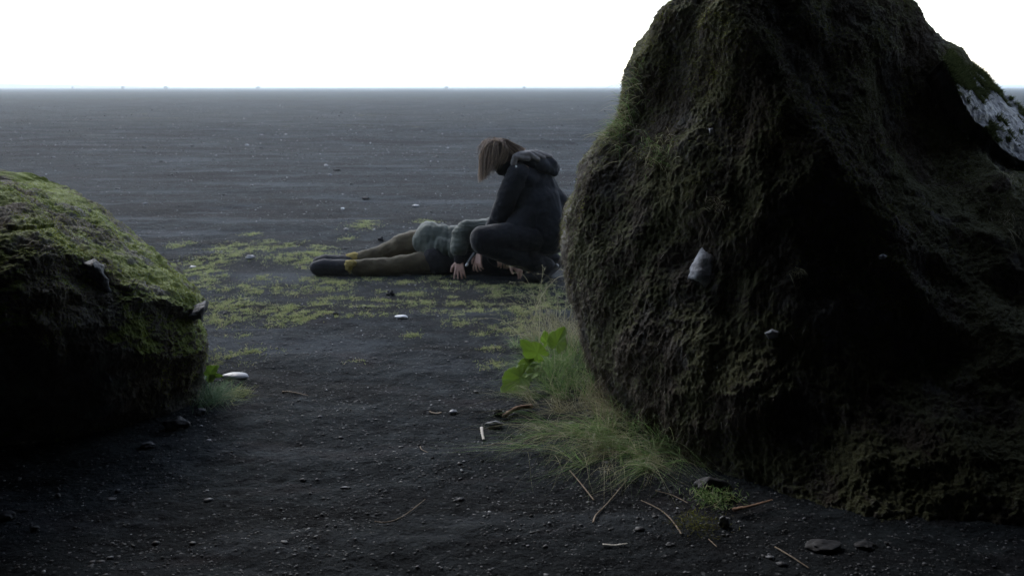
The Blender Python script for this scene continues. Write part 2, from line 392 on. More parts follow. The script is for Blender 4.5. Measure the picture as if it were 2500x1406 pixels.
# ------------------------------------------------------------------ tuft scatter
def sample_surface(V, Fq, n, mask):
    tri = np.concatenate([Fq[:, [0, 1, 2]], Fq[:, [0, 2, 3]]])
    a, b, c = V[tri[:, 0]], V[tri[:, 1]], V[tri[:, 2]]
    nn = np.cross(b - a, c - a); ar = np.linalg.norm(nn, axis=1); nn = nn / (ar[:, None] + 1e-12)
    k = rng.choice(len(tri), n, p=ar / ar.sum()); u = rng.random(n); v = rng.random(n); s = u + v > 1; u[s] = 1 - u[s]; v[s] = 1 - v[s]
    P = a[k] + (b - a)[k] * u[:, None] + (c - a)[k] * v[:, None]; N = nn[k]
    keep = rng.random(n) < mask(P, N)
    return P[keep], N[keep]
def blades(P, D, L, Wd, seg=1, droop=0.0):
    """thin tapering blades: P roots, D unit directions, L lengths, Wd widths; returns V,F (tris)"""
    n = len(P); side = np.cross(D, rng.normal(size=(n, 3))); side /= np.linalg.norm(side, axis=1)[:, None] + 1e-9
    if seg == 1:
        V = np.stack([P - side * Wd[:, None] / 2, P + side * Wd[:, None] / 2, P + D * L[:, None] + np.array([0, 0, -1]) * (droop * L)[:, None]], 1).reshape(-1, 3)
        return V, np.arange(3 * n).reshape(n, 3)
    vs = []
    for s in range(seg + 1):
        t = s / seg; c = P + D * (L * t)[:, None]; c[:, 2] -= droop * L * t * t
        w = Wd * (1 - t * 0.92) / 2
        vs.append(np.stack([c - side * w[:, None], c + side * w[:, None]], 1))
    V = np.stack(vs, 1); V = V.reshape(-1, 3); base = np.arange(n)[:, None] * (2 * (seg + 1)); F_ = []
    for s in range(seg):
        o = base + 2 * s; F_.append(np.concatenate([o, o + 1, o + 3], 1)); F_.append(np.concatenate([o, o + 3, o + 2], 1))
    return V, np.concatenate(F_)
def moss(name, V, Fq, n, mask, mat, parent, L0, L1, w, droop=0.3, lay=0.7):
    P, N = sample_surface(V, Fq, n, mask); k = len(P)
    D = N + rng.normal(size=(k, 3)) * lay; D /= np.linalg.norm(D, axis=1)[:, None]
    L = rng.uniform(L0, L1, k)
    Vb, Fb = blades(P - N * 0.003, D, L, np.full(k, w) * rng.uniform(0.6, 1.3, k), 1, droop)
    return mesh_np(name, Vb, Fb, mat, parent, smooth=False)
RDG = np.array(at(1880, 200, 4.75))
moss('moss', VR, FR, 460000, lambda P, N: (P[:, 1] < 6.3) * (0.4 + 0.6 * sm(P[:, 2], 0.3, 0.9)) * sm(fbm(P * [2.6, 2.6, 1.9] + 31, 4, 0.6) + 0.25 * N[:, 2] + 0.12 * (-N[:, 0]) + 0.22 * (P[:, 2] - 1.2) + 0.35 * np.exp(-(((P - RDG) / [.30, .5, .35]) ** 2).sum(1)) + 0.6 * ridge_w(P, .16), -0.02, 0.30),
     M['moss_r'], rock_r, 0.008, 0.026, 0.0042)
moss('hanging_roots', VR, FR, 260000, lambda P, N: (P[:, 1] < 5.8) * (0.12 + 0.75 * sm(fbm(P * [5, 5, 1.5] + 60, 3) + 0.05, 0.0, 0.3)), M['roots'], rock_r, 0.012, 0.05, 0.0030, 1.1, 0.5)
moss('moss', VL, FL, 330000, lambda P, N: sm(fbm(P * 3.2 + 77, 4, 0.6) + 0.55 * N[:, 2] + 0.28 * N[:, 0] + 0.25 * (P[:, 2] - 0.75) + 0.25 * (P[:, 0] > -2.3) * N[:, 0], 0.30, 0.50),
     M['moss_l'], rock_l, 0.006, 0.017, 0.004)

# ------------------------------------------------------------------ cave shell, unseen, added behind and above the camera to shade the foreground
def shade_cave():
    nv, nu = 60, 70; ring = []
    def shell(off):
        out = []
        for i in range(nv):
            t = i / (nv - 1)                       # 0 mouth .. 1 back
            Y = 5.0 - 11.3 * t
            k = math.sqrt(max(0.0, 1 - max(0, (t - 0.55) / 0.45) ** 2.2)) if off == 0 else math.sqrt(max(0.0, 1 - max(0, (t - 0.6) / 0.5) ** 2.2))
            row = []
            for j in range(nu):
                a = math.pi * j / (nu - 1)
                rx, rz = (4.3 + off) * k + 0.02, (2.65 + off * 1.2) * k + 0.02
                row.append((0.35 - math.cos(a) * rx, Y - off * 0.8 * t, (math.sin(a) ** 0.75) * rz - 0.15))
            out.append(row)
        return np.array(out)
    A = shell(0.0); B = shell(2.6)
    for Q, s in ((A, -1), (B, 1)):
        P = Q.reshape(-1, 3); d = 0.35 * fbm(P * 0.5 + 3, 3) + 0.18 * ridged(P * 1.3 + 8, 4)
        c = np.array([0.35, 0, 0]); dirn = P - c; dirn[:, 1] = 0; dirn /= np.linalg.norm(dirn, axis=1)[:, None] + 1e-6
        P += dirn * d[:, None] * 0.6; P[:, 1] += 0.3 * fbm(P * 0.8 + 50, 3)
        Q[:] = P.reshape(Q.shape)
    G = np.concatenate([A[::-1], B], 0); n, m = G.shape[:2]
    i = np.arange(n * m).reshape(n, m); Fq = np.stack([i[:-1, :-1], i[:-1, 1:], i[1:, 1:], i[1:, :-1]], -1).reshape(-1, 4)
    tag(mesh_np('shade_cave_rock', G.reshape(-1, 3), Fq, M['shade_cave']), kind='structure')
shade_cave()


# ------------------------------------------------------------------ people
def cap(p, r0, q, r1): return ('c', Vector(p), r0, Vector(q), r1)
def ell(c, rad, rot=(0, 0, 0)): return ('e', Vector(c), rad, rot)
def prim_mesh(prims, nseg=20):
    V = []; Fq = []
    u, v = 20, 14
    for p in prims:
        b = len(V)
        if p[0] == 'e':
            Rm = Matrix.Rotation(p[3][2], 3, 'Z') @ Matrix.Rotation(p[3][1], 3, 'Y') @ Matrix.Rotation(p[3][0], 3, 'X')
            f = lambda d: p[1] + Rm @ Vector((d[0] * p[2][0], d[1] * p[2][1], d[2] * p[2][2]))
            pts = [f((math.sin(math.pi * j / v) * math.cos(2 * math.pi * i / u), math.sin(math.pi * j / v) * math.sin(2 * math.pi * i / u), math.cos(math.pi * j / v))) for j in range(1, v) for i in range(u)]
            V += [f((0, 0, 1)), f((0, 0, -1))] + pts
        else:
            _, a, r0, c, r1 = p; ax = (c - a); L = max(ax.length, 1e-5); ax = ax / L
            s = ax.orthogonal().normalized(); t = ax.cross(s)
            pts = []
            for j in range(1, v):
                th = math.pi * j / v
                if j <= v // 2: ctr, rr = c, r1
                else: ctr, rr = a, r0
                for i in range(u):
                    ph = 2 * math.pi * i / u
                    pts.append(ctr + ax * math.cos(th) * rr + (s * math.cos(ph) + t * math.sin(ph)) * math.sin(th) * rr)
            V += [c + ax * r1, a - ax * r0] + pts
        for j in range(v - 2):
            for i in range(u):
                i2 = (i + 1) % u
                Fq.append((b + 2 + j * u + i, b + 2 + (j + 1) * u + i, b + 2 + (j + 1) * u + i2, b + 2 + j * u + i2))
        for i in range(u):
            i2 = (i + 1) % u
            Fq.append((b, b + 2 + i, b + 2 + i2)); Fq.append((b + 1, b + 2 + (v - 2) * u + i2, b + 2 + (v - 2) * u + i))
    return V, Fq
def sculpt(name, prims, mat, parent, voxel=0.01, smooth=3, disp=None, zmin=None):
    """union of the primitives as ONE continuous skin, smoothed, then displaced along its normals"""
    V, Fq = prim_mesh(prims); me = bpy.data.meshes.new('tmp'); me.from_pydata(V, [], Fq); me.update()
    o = bpy.data.objects.new('tmp', me); COL.objects.link(o)
    r = o.modifiers.new('r', 'REMESH'); r.mode = 'VOXEL'; r.voxel_size = voxel
    if smooth:
        k = o.modifiers.new('s', 'SMOOTH'); k.iterations = smooth; k.factor = 0.6
    bpy.context.view_layer.update()
    me2 = bpy.data.meshes.new_from_object(o.evaluated_get(bpy.context.evaluated_depsgraph_get()))
    bpy.data.objects.remove(o); bpy.data.meshes.remove(me)
    n = len(me2.vertices); co = np.empty(n * 3); me2.vertices.foreach_get('co', co); co = co.reshape(-1, 3)
    if disp:
        no = np.empty(n * 3, dtype=np.float32); me2.vertices.foreach_get('normal', no); no = no.reshape(-1, 3)
        co = co + no * disp(co, no)[:, None]
    if zmin is not None: co[:, 2] = np.maximum(co[:, 2], zmin)
    me2.vertices.foreach_set('co', co.ravel().astype(np.float32)); me2.update()
    me2.polygons.foreach_set('use_smooth', np.ones(len(me2.polygons), dtype=bool))
    me2.materials.clear(); me2.materials.append(mat); me2.name = name
    o = bpy.data.objects.new(name, me2); COL.objects.link(o)
    if parent: o.parent = parent; o.matrix_parent_inverse = parent.matrix_basis.inverted()
    return o
def hand_prims(wrist, fwd, up, thumb_side, size=0.185, curl=0.5, spread=0.16):
    """palm, four unequal bent fingers and a thumb from the side of the palm"""
    f = Vector(fwd).normalized(); u = Vector(up); u = (u - f * u.dot(f)).normalized(); s = f.cross(u) * thumb_side
    w = Vector(wrist); k = size / 0.185; out = []
    for q in (-0.028, -0.010, 0.010, 0.028):
        out.append(cap(w + f * 0.012 * k + s * q * 0.55 * k, 0.015 * k, w + f * 0.085 * k + s * q * k, 0.0115 * k))
    for n, (q, L) in enumerate(((0.032, 0.078), (0.011, 0.088), (-0.011, 0.082), (-0.031, 0.064))):
        p = w + f * 0.088 * k + s * q * k; d = (f + s * (q * spread / 0.03)).normalized(); r = 0.0098 * k
        a = curl * (0.8 + 0.12 * n)
        for seg, part in enumerate((0.46, 0.30, 0.24)):
            ang = a * (0.4 + 0.75 * seg); dd = (d * math.cos(ang) - u * math.sin(ang)).normalized()
            e = p + dd * L * part * k; out.append(cap(p, r, e, r * 0.9)); p = e; r *= 0.9
    p = w + f * 0.028 * k + s * 0.026 * k; d = (f * 0.62 + s * 0.75 - u * 0.22).normalized()
    e = p + d * 0.042 * k; out.append(cap(p, 0.0145 * k, e, 0.0115 * k))
    e2 = e + (f * 0.85 + s * 0.3 - u * 0.4).normalized() * 0.036 * k; out.append(cap(e, 0.0115 * k, e2, 0.0095 * k))
    return out
def head_prims(c, look, up, r=0.098):
    c = Vector(c); f = Vector(look).normalized(); u = Vector(up); u = (u - f * u.dot(f)).normalized(); s = f.cross(u)
    yaw = math.atan2(f.y, f.x)
    P = [cap(c - f * 0.022 + u * 0.02, r * 0.92, c + f * 0.022 + u * 0.02, r * 0.84),
         cap(c + f * 0.03 - u * 0.045, r * 0.62, c + f * 0.050 - u * 0.088, r * 0.34),
         cap(c + f * 0.092 + u * 0.010, 0.012, c + f * 0.112 - u * 0.026, 0.015),           # nose
         cap(c + f * 0.086 - u * 0.055 - s * 0.016, 0.012, c + f * 0.086 - u * 0.055 + s * 0.016, 0.012)]  # mouth
    for q in (-1, 1):
        P.append(cap(c + f * 0.080 + u * 0.022 + s * q * 0.022, 0.014, c + f * 0.080 + u * 0.022 + s * q * 0.042, 0.012))  # brow over the eye
        P.append(cap(c + s * q * 0.086 + u * 0.012 - f * 0.01, 0.012, c + s * q * 0.088 - u * 0.025 - f * 0.004, 0.010))  # ear
    return P

def folds(amp, sc, st=(1, 1, 1), seed=0.0):
    return lambda V, N: amp * (0.7 * ridged(V * np.array(st) * sc + seed, 3, 0.5) + 0.5 * fbm(V * sc * 2.3 + seed, 3))

M['skin'] = m_simple('skin', (0.44, 0.27, 0.23), (0.54, 0.36, 0.31), 30, 0.5, 0.001, 200, 0.4)
M['parka'] = m_simple('green_parka', (0.040, 0.050, 0.044), (0.062, 0.076, 0.067), 16, 0.8, 0.008, 28, 0.3, 0.2)
M['khaki'] = m_simple('khaki_trousers', (0.044, 0.037, 0.023), (0.074, 0.062, 0.038), 14, 0.85, 0.006, 30, 0.2, 0.15)
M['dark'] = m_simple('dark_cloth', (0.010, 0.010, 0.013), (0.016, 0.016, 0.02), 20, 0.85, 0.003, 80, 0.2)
M['coat'] = m_simple('black_coat', (0.0045, 0.006, 0.010), (0.008, 0.0105, 0.017), 9, 0.85, 0.008, 26, 0.2, 0.12)
M['charcoal'] = m_simple('charcoal_trousers', (0.0045, 0.0055, 0.009), (0.008, 0.0095, 0.0145), 12, 0.85, 0.006, 30, 0.2, 0.12)
M['leather'] = m_simple('black_leather', (0.012, 0.013, 0.017), (0.022, 0.023, 0.030), 30, 0.75, 0.004, 60, 0.2)
M['mustard'] = m_simple('mustard_wool', (0.19, 0.15, 0.05), (0.33, 0.27, 0.10), 60, 0.9, 0.004, 120, 0.1)
M['lining'] = m_simple('grey_fleece', (0.09, 0.087, 0.09), (0.16, 0.155, 0.16), 30, 0.9, 0.004, 120, 0.1, 0.3)
M['hair'] = m_island('brown_blond_hair', [(0, (0.07, 0.053, 0.044)), (0.5, (0.20, 0.15, 0.12)), (0.85, (0.36, 0.275, 0.215)), (1, (0.60, 0.47, 0.37))], 0.45, 0.5, 0.25, bump=0)
M['metal'] = m_simple('dark_metal', (0.05, 0.055, 0.065), (0.08, 0.085, 0.10), 30, 0.35, 0.0005, 90, 0.6)
M['bright'] = m_simple('bright_metal', (0.55, 0.57, 0.6), (0.65, 0.67, 0.7), 30, 0.35, 0.0005, 90, 0.6)

# person lying on the side ------------------------------------------
def lying():
    t = thing('person', gr(1060, 672), 'person lying on one side in a grey-green parka, khaki trousers and black boots', 'person')
    A = lambda x, y, Y: at(x, y, Y + .17)
    # body: one continuous skin under the clothes
    prims = [cap(A(1062, 603, 8.44), .105, A(1120, 606, 8.44), .11), cap(A(1120, 606, 8.44), .11, A(1205, 600, 8.44), .13),
             cap(A(1225, 590, 8.45), .07, A(1262, 603, 8.45), .06),
             cap(A(1195, 565, 8.3), .06, A(1128, 560, 8.17), .048), cap(A(1128, 560, 8.17), .046, A(1122, 640, 8.11), .028),
             cap(A(1205, 645, 8.35), .055, A(1235, 648, 8.2), .042), cap(A(1235, 648, 8.2), .040, A(1243, 643, 8.08), .026),
             cap(A(1035, 592, 8.5), .075, A(945, 618, 8.47), .062), cap(A(945, 618, 8.47), .058, A(850, 640, 8.42), .04),
             cap(A(1040, 645, 8.33), .07, A(945, 653, 8.24), .05), cap(A(945, 650, 8.22), .056, A(848, 655, 8.2), .04)]
    prims += head_prims(A(1295, 615, 8.5), (-0.2, -0.85, -0.3), (1, 0, 0.1))
    w = A(1121, 634, 8.10)
    prims += hand_prims(w, (0.04, -0.42, -1.0), (-0.1, -1, 0.45), 1, 0.20, 0.45, 0.22)
    w2 = A(1244, 643, 8.05)
    prims += hand_prims(w2, (0.85, -0.3, -0.55), (0.35, -0.4, 1), 1, 0.18, 0.75, 0.35)
    sculpt('body', prims, M['skin'], t, 0.0048, 1)
    # hair of the hidden head
    hc = A(1300, 612, 8.52); sculpt('hair', [ell(hc + Vector((0.02, 0.03, 0.02)), (.115, .115, .105))], M['dark'], t, 0.012, 2, folds(.01, 20))
    # trousers
    tr = [cap(A(1040, 590, 8.48), .135, A(985, 600, 8.49), .112), cap(A(985, 600, 8.49), .112, A(940, 618, 8.47), .082), cap(A(940, 618, 8.47), .080, A(868, 637, 8.43), .062),
          cap(A(1045, 640, 8.3), .105, A(960, 650, 8.22), .078), cap(A(960, 650, 8.22), .076, A(868, 653, 8.2), .068)]
    def df(V, N):
        return .010 * ridged(V * [7, 5, 12] + 3, 2, .4) + .007 * fbm(V * 6, 3)
    sculpt('trousers', tr, M['khaki'], t, 0.010, 3, df)
    # dark shirt, also standing in for deep shadow over the khaki crotch
    sculpt('shirt_and_shade', [cap(A(1062, 628, 8.27), .10, A(1070, 638, 8.28), .12), cap(A(1072, 640, 8.30), .118, A(1200, 645, 8.34), .105), cap(A(1200, 620, 8.36), .12, A(1240, 620, 8.4), .09), cap(A(1190, 645, 8.25), .10, A(1262, 648, 8.26), .10)], M['dark'], t, 0.012, 3, folds(.006, 12))
    # parka with a loose skirt
    pk = [ell(A(1050, 580, 8.46), (.125, .17, .145), (0, -.1, 0)), cap(A(1038, 592, 8.40), .11, A(1062, 606, 8.33), .10), cap(A(1056, 588, 8.42), .160, A(1110, 592, 8.42), .140),
          cap(A(1110, 592, 8.42), .140, A(1200, 575, 8.42), .155), cap(A(1080, 605, 8.30), .10, A(1105, 610, 8.28), .09),
          cap(A(1230, 570, 8.45), .10, A(1250, 580, 8.45), .09)]
    def dp(V, N):
        return .011 * ridged(V * [16, 7, 3] + 6, 2, .4) + .006 * fbm(V * 7, 3) - .012 * np.exp(-((V[:, 0] - A(1095, 560, 8.4).x) / .012) ** 2)
    p = sculpt('parka', pk, M['parka'], t, 0.010, 2, dp)
    # sleeve of the near arm
    sl = [cap(A(1205, 560, 8.32), .085, A(1140, 560, 8.20), .080), cap(A(1140, 560, 8.20), .080, A(1127, 575, 8.17), .082), cap(A(1127, 575, 8.17), .080, A(1120, 608, 8.12), .070)]
    def ds(V, N): return .010 * ridged(V * [5, 4, 24] + 1, 2, .4) + .006 * fbm(V * 9, 3)
    sculpt('sleeve', sl, M['parka'], t, 0.009, 2, ds)
    sculpt('cuff', [cap(A(1120, 618, 8.11), .050, A(1121, 634, 8.10), .043)], M['dark'], t, 0.008, 1, folds(.004, 40))
    sculpt('cuff', [cap(A(1232, 640, 8.2), .052, A(1240, 642, 8.12), .036)], M['dark'], t, 0.008, 1, folds(.004, 40))
    sculpt('sock', [cap(A(864, 631, 8.42), .056, A(853, 633, 8.41), .050)], M['mustard'], t, 0.008, 1, folds(.007, 34))
    sculpt('sock', [cap(A(862, 643, 8.125), .026, A(853, 645, 8.12), .036), cap(A(854, 645, 8.12), .034, A(852, 654, 8.13), .026), cap(A(866, 652, 8.2), .05, A(850, 652, 8.2), .056)], M['mustard'], t, 0.007, 1, folds(.014, 24))
    for (x, y, Y) in ((0, 1, 8.2), (6, -10, 8.40)):
        b = [cap(A(846 + x, 651 + y, Y), .066, A(826 + x, 652 + y, Y), .072), cap(A(826 + x, 652 + y, Y), .070, A(790 + x, 648 + y, Y - .02), .060),
             cap(A(790 + x, 648 + y, Y - .02), .062, A(772 + x, 652 + y, Y - .03), .056), cap(A(834 + x, 655 + y, Y), .062, A(776 + x, 657 + y, Y - .02), .054)]
        bo = sculpt('boot', b, M['leather'], t, 0.009, 2, folds(.004, 26))
        sp_ = [cap(A(765 + x, 640 + y, Y - .10), .014, A(763 + x, 662 + y, Y - .10), .014), cap(A(764 + x, 645 + y, Y + .06), .014, A(763 + x, 662 + y, Y + .06), .014),
               cap(A(765 + x, 641 + y, Y - .10), .013, A(764 + x, 641 + y, Y + .06), .013)]
lying()

# person squatting over them ----------------------------------------
def ribbons(name, curves, mat, parent, w0=0.006):
    """curves: list of arrays (k,3); thin tapering strands, two crossed ribbons each"""
    V = []; Fq = []
    for c in curves:
        k = len(c); d = np.gradient(c, axis=0); s = np.cross(d, rng.normal(size=3)); s /= np.linalg.norm(s, axis=1)[:, None] + 1e-9
        w = w0 * rng.uniform(0.6, 1.3) * (1 - 0.8 * np.linspace(0, 1, k) ** 2)[:, None] / 2; b = len(V)
        for i in range(k): V += [c[i] - s[i] * w[i], c[i] + s[i] * w[i]]
        for i in range(k - 1): Fq.append((b + 2 * i, b + 2 * i + 1, b + 2 * i + 3, b + 2 * i + 2))
    return mesh_np(name, np.array(V), np.array(Fq), mat, parent)
def squatting():
    t = thing('person', gr(1310, 688), 'long-haired person in a black hooded coat squatting with bowed head over the one lying down', 'person')
    A = lambda x, y, Y: at(x, y, Y + .15)
    hd = A(1222, 384, 8.02)
    prims = [cap(A(1328, 548, 8.05), .12, A(1318, 500, 8.05), .12), cap(A(1318, 500, 8.05), .12, A(1295, 440, 8.05), .14),
             cap(A(1282, 418, 7.96), .07, A(1290, 418, 8.22), .07), cap(A(1270, 405, 8.05), .06, A(1235, 392, 8.03), .055),
             cap(A(1262, 428, 7.90), .058, A(1228, 515, 7.95), .046), cap(A(1228, 515, 7.95), .044, A(1172, 618, 8.10), .028),
             cap(A(1275, 425, 8.22), .058, A(1240, 520, 8.25), .046), cap(A(1240, 520, 8.25), .044, A(1215, 615, 8.2), .028),
             cap(A(1318, 574, 7.94), .09, A(1178, 588, 7.80), .068), cap(A(1180, 590, 7.80), .058, A(1305, 645, 7.92), .040), cap(A(1308, 655, 7.92), .035, A(1290, 676, 7.90), .028),
             cap(A(1325, 574, 8.16), .09, A(1200, 592, 8.27), .068), cap(A(1200, 592, 8.27), .062, A(1315, 640, 8.22), .045), cap(A(1322, 645, 8.2), .035, A(1306, 662, 8.2), .028)]
    prims += head_prims(hd, (-0.75, -0.05, -0.65), (-0.6, 0, 0.8), 0.10)
    prims += hand_prims(A(1170, 619, 8.07), (-0.15, -0.35, -1), (-0.5, -1, 0.2), 1, 0.18, 0.75, 0.25)
    prims += hand_prims(A(1213, 620, 8.15), (0.35, -0.5, -0.5), (0, -0.5, 1), -1, 0.17, 1.0, 0.2)
    sculpt('body', prims, M['skin'], t, 0.0048, 1)
    # trousers: near thigh and shin, far thigh and shin
    tr = [cap(A(1330, 575, 7.94), .15, A(1250, 578, 7.85), .120), cap(A(1250, 578, 7.85), .120, A(1180, 583, 7.80), .108), cap(A(1182, 592, 7.80), .105, A(1245, 618, 7.86), .100), cap(A(1245, 618, 7.86), .100, A(1305, 645, 7.93), .080),
          cap(A(1335, 575, 8.18), .14, A(1210, 588, 8.27), .095), cap(A(1210, 590, 8.27), .09, A(1318, 640, 8.2), .075), cap(A(1335, 570, 8.05), .16, A(1325, 582, 8.05), .14)]
    def df(V, N): return .007 * ridged(V * [6, 4, 7] + 9, 3, .5) + .004 * fbm(V * 24, 3)
    sculpt('trousers', tr, M['charcoal'], t, 0.010, 3, df)
    # coat body
    ct = [cap(A(1338, 548, 8.06), .155, A(1322, 500, 8.05), .195), cap(A(1322, 500, 8.05), .195, A(1300, 445, 8.05), .175), ell(A(1290, 432, 8.06), (.135, .23, .11)),
          cap(A(1300, 530, 8.0), .17, A(1285, 470, 8.0), .15), cap(A(1350, 545, 8.06), .150, A(1352, 562, 8.06), .125), cap(A(1345, 500, 8.06), .15, A(1352, 545, 8.06), .15), cap(A(1318, 500, 7.98), .18, A(1338, 570, 7.95), .175), cap(A(1262, 470, 8.08), .12, A(1240, 535, 8.08), .11), cap(A(1300, 520, 7.93), .13, A(1270, 560, 7.90), .125), cap(A(1290, 560, 8.2), .13, A(1265, 625, 8.18), .10), cap(A(1250, 628, 8.2), .085, A(1210, 628, 8.2), .07),
          cap(A(1262, 420, 8.04), .095, A(1243, 408, 8.03), .085)]
    def dc(V, N): return .016 * ridged(V * [5, 4, 3] + 2, 3, .5) + .005 * fbm(V * 18, 3)
    sculpt('coat', ct, M['coat'], t, 0.011, 4, dc)
    # high collar round the neck
    sculpt('collar', [cap(A(1262, 405, 8.03), .085, A(1232, 408, 8.02), .072), cap(A(1264, 383, 8.03), .058, A(1226, 412, 8.02), .058)], M['dark'], t, 0.010, 3, folds(.005, 22))
    def ds(V, N): return .009 * ridged(V * [6, 5, 10] + 1, 3, .5) + .004 * fbm(V * 26, 3)
    sculpt('sleeve', [cap(A(1266, 428, 7.90), .098, A(1240, 480, 7.92), .092), cap(A(1240, 480, 7.92), .092, A(1222, 525, 7.95), .080), cap(A(1222, 522, 7.96), .074, A(1176, 604, 8.08), .048)], M['coat'], t, 0.010, 3, ds)
    sculpt('sleeve', [cap(A(1280, 425, 8.22), .095, A(1243, 518, 8.25), .076), cap(A(1243, 518, 8.25), .07, A(1218, 606, 8.19), .046)], M['coat'], t, 0.010, 3, ds)
    # hood lying on the back, with its grey lining showing on top
    hood = sculpt('hood', [cap(A(1270, 408, 7.98), .05, A(1305, 402, 7.96), .065), cap(A(1305, 402, 7.96), .066, A(1342, 406, 8.0), .070), cap(A(1342, 404, 8.0), .070, A(1350, 412, 8.08), .060),
                           cap(A(1290, 396, 8.15), .055, A(1340, 402, 8.14), .065), cap(A(1325, 405, 7.93), .060, A(1354, 422, 7.98), .030)], M['coat'], t, 0.009, 3, folds(.006, 14))
    ln = []
    for k, (x0, y0, x1, y1, x2, y2, Y) in enumerate(((1254, 398, 1258, 383, 1290, 388, 7.875), (1262, 381, 1290, 376, 1314, 390, 7.89), (1268, 378, 1300, 375, 1328, 386, 7.93), (1272, 376, 1308, 374, 1344, 384, 7.98), (1275, 375, 1312, 373, 1344, 382, 8.07))):
        ln += [cap(A(x0, y0, Y), .026, A(x1, y1, Y), .024), cap(A(x1, y1, Y), .024, A(x2, y2, Y), .018)]
    sculpt('hood_lining', ln + [cap(A(1256, 400, 7.885), .024, A(1262, 408, 7.885), .014)], M['lining'], hood, 0.006, 1, folds(.003, 40))
    sculpt('button', [ell(A(1260, 407, 7.80), (.009, .006, .009))], M['bright'], t, 0.003, 0)
    # boots on the balls of the feet
    for dx, dy, Y in ((2, 0, 7.90), (20, -13, 8.2)):
        b = [cap(A(1283 + dx, 679 + dy, Y), .042, A(1310 + dx, 674 + dy, Y), .054), cap(A(1310 + dx, 674 + dy, Y), .054, A(1338 + dx, 648 + dy, Y), .052),
             cap(A(1336 + dx, 646 + dy, Y), .052, A(1314 + dx, 640 + dy, Y), .07), cap(A(1314 + dx, 640 + dy, Y), .072, A(1300 + dx, 625 + dy, Y), .074)]
        bo = sculpt('boot', b, M['leather'], t, 0.008, 2, folds(.004, 26), 0.006)
        sculpt('sole', [cap(A(1280 + dx, 687 + dy, Y), .020, A(1316 + dx, 688 + dy, Y), .022), cap(A(1316 + dx, 688 + dy, Y), .022, A(1356 + dx, 650 + dy, Y), .024)], M['metal'], bo, 0.006, 1, None, 0.004)
    # hair: cap under the strands, then strands falling forward over the face
    hr = sculpt('hair', [ell(A(1222, 376, 8.02), (.130, .100, .105), (0, .25, 0)), cap(A(1225, 368, 8.02), .085, A(1262, 376, 8.03), .050),
                         cap(A(1204, 382, 8.02), .085, A(1198, 400, 8.0), .055)], M['hair'], t, 0.008, 4, folds(.004, 30, (2.2, 2.2, .3)))
    cv = []
    LK = rng.uniform(0, 26, 22); LY = rng.uniform(-.02, .02, 22); LK = LK * np.linspace(.1, 1, 22)
    for i in range(2200):
        q = rng.random() ** .9; lk = int(q * 21.99); q = (q * 22 - lk - .5) * .6 / 22 + (lk + .5) / 22; side = -1 if rng.random() < .72 else 1; o = rng.normal(size=4) * [.02, .02, .012, .01]
        ln = rng.random()
        dep = side * (.035 + .075 * min(1, q * 1.3)); Y0 = 8.02
        x0 = 1219 + 11 * rng.normal(); p0 = A(x0, 337 + .010 * (x0 - 1216) ** 2 + 1.2 * abs(rng.normal()), Y0 + o[0] * 1.3)
        if i % 4 == 3:              # locks over the cheek and ear
            e = rng.random(); c = [p0, A(1226 + 10 * e, 347 + 6 * e, Y0 + dep), A(1222 + 20 * e, 374 + 4 * e + rng.normal(), Y0 + dep * 1.05), A(1203 + 30 * e, 416 - 24 * e + 5 * rng.normal(), Y0 + dep)]
        elif rng.random() < .66:     # curtain falling forward over the face
            tipx = 1170 + 36 * q + 3 * rng.normal(); tipy = 449 - 24 * q - LK[lk] - 26 * ln * ln; dep = dep + LY[lk]
            p1 = A(1183 + 34 * q, 356 + 2 * rng.normal() - 2 * q, Y0 + dep * .7); p2 = A(1171 + 46 * q + 1.5 * rng.normal(), 396 + 6 * rng.normal(), Y0 + dep)
            p3 = A(tipx, tipy, Y0 + dep * .85 + o[2])
            c = [p0, p1, p2, p3]
        else:                       # hair of the back of the head, drawn toward the nape
            e = 44 * rng.random(); c = [p0, A(1238, 341 + e * .5, Y0 + dep * .6), A(1258, 351 + e * .9, Y0 + dep * .8), A(1284 - e * 1.1, 363 + e + rng.normal(), Y0 + dep * .6)]
        cv.append(catmull(np.array([tuple(v) for v in c]), np.linspace(0, 3, 12)))
    for i in range(90):
        q = rng.random(); dep = rng.normal() * .07; x = rng.uniform(1184, 1240)
        c = [A(x, 342 + (abs(x - 1212) * .12), 8.02 + dep), A(x - 8 + 3 * rng.normal(), 338 + abs(x - 1212) * .35 + 3 * rng.normal(), 8.02 + dep), A(x - 14 + 4 * rng.normal(), 354 + 6 * rng.normal() + abs(x - 1212) * .5, 8.02 + dep), A(x - 16 + 5 * rng.normal(), 392 + 22 * rng.normal(), 8.02 + dep)]
        cv.append(catmull(np.array([tuple(v) for v in c]), np.linspace(0, 3, 9)))
    ribbons('hair_strands', cv, M['hair'], hr, 0.0045)
squatting()

def tube_tool():
    t = thing('metal_tube', at(1147, 636, 8.24), 'slim dark metal tube with a bright tip beside the hand of the one lying down', 'metal_tube')  # unidentified object, built as a slim dark tube
    sculpt('barrel', [cap(at(1157, 620, 8.22), .014, at(1143, 641, 8.19), .013)], M['metal'], t, 0.004, 1)
    sculpt('tip', [cap(at(1140.5, 645.5, 8.18), .013, at(1139, 647.5, 8.18), .012)], M['bright'], t, 0.003, 1)
tube_tool()

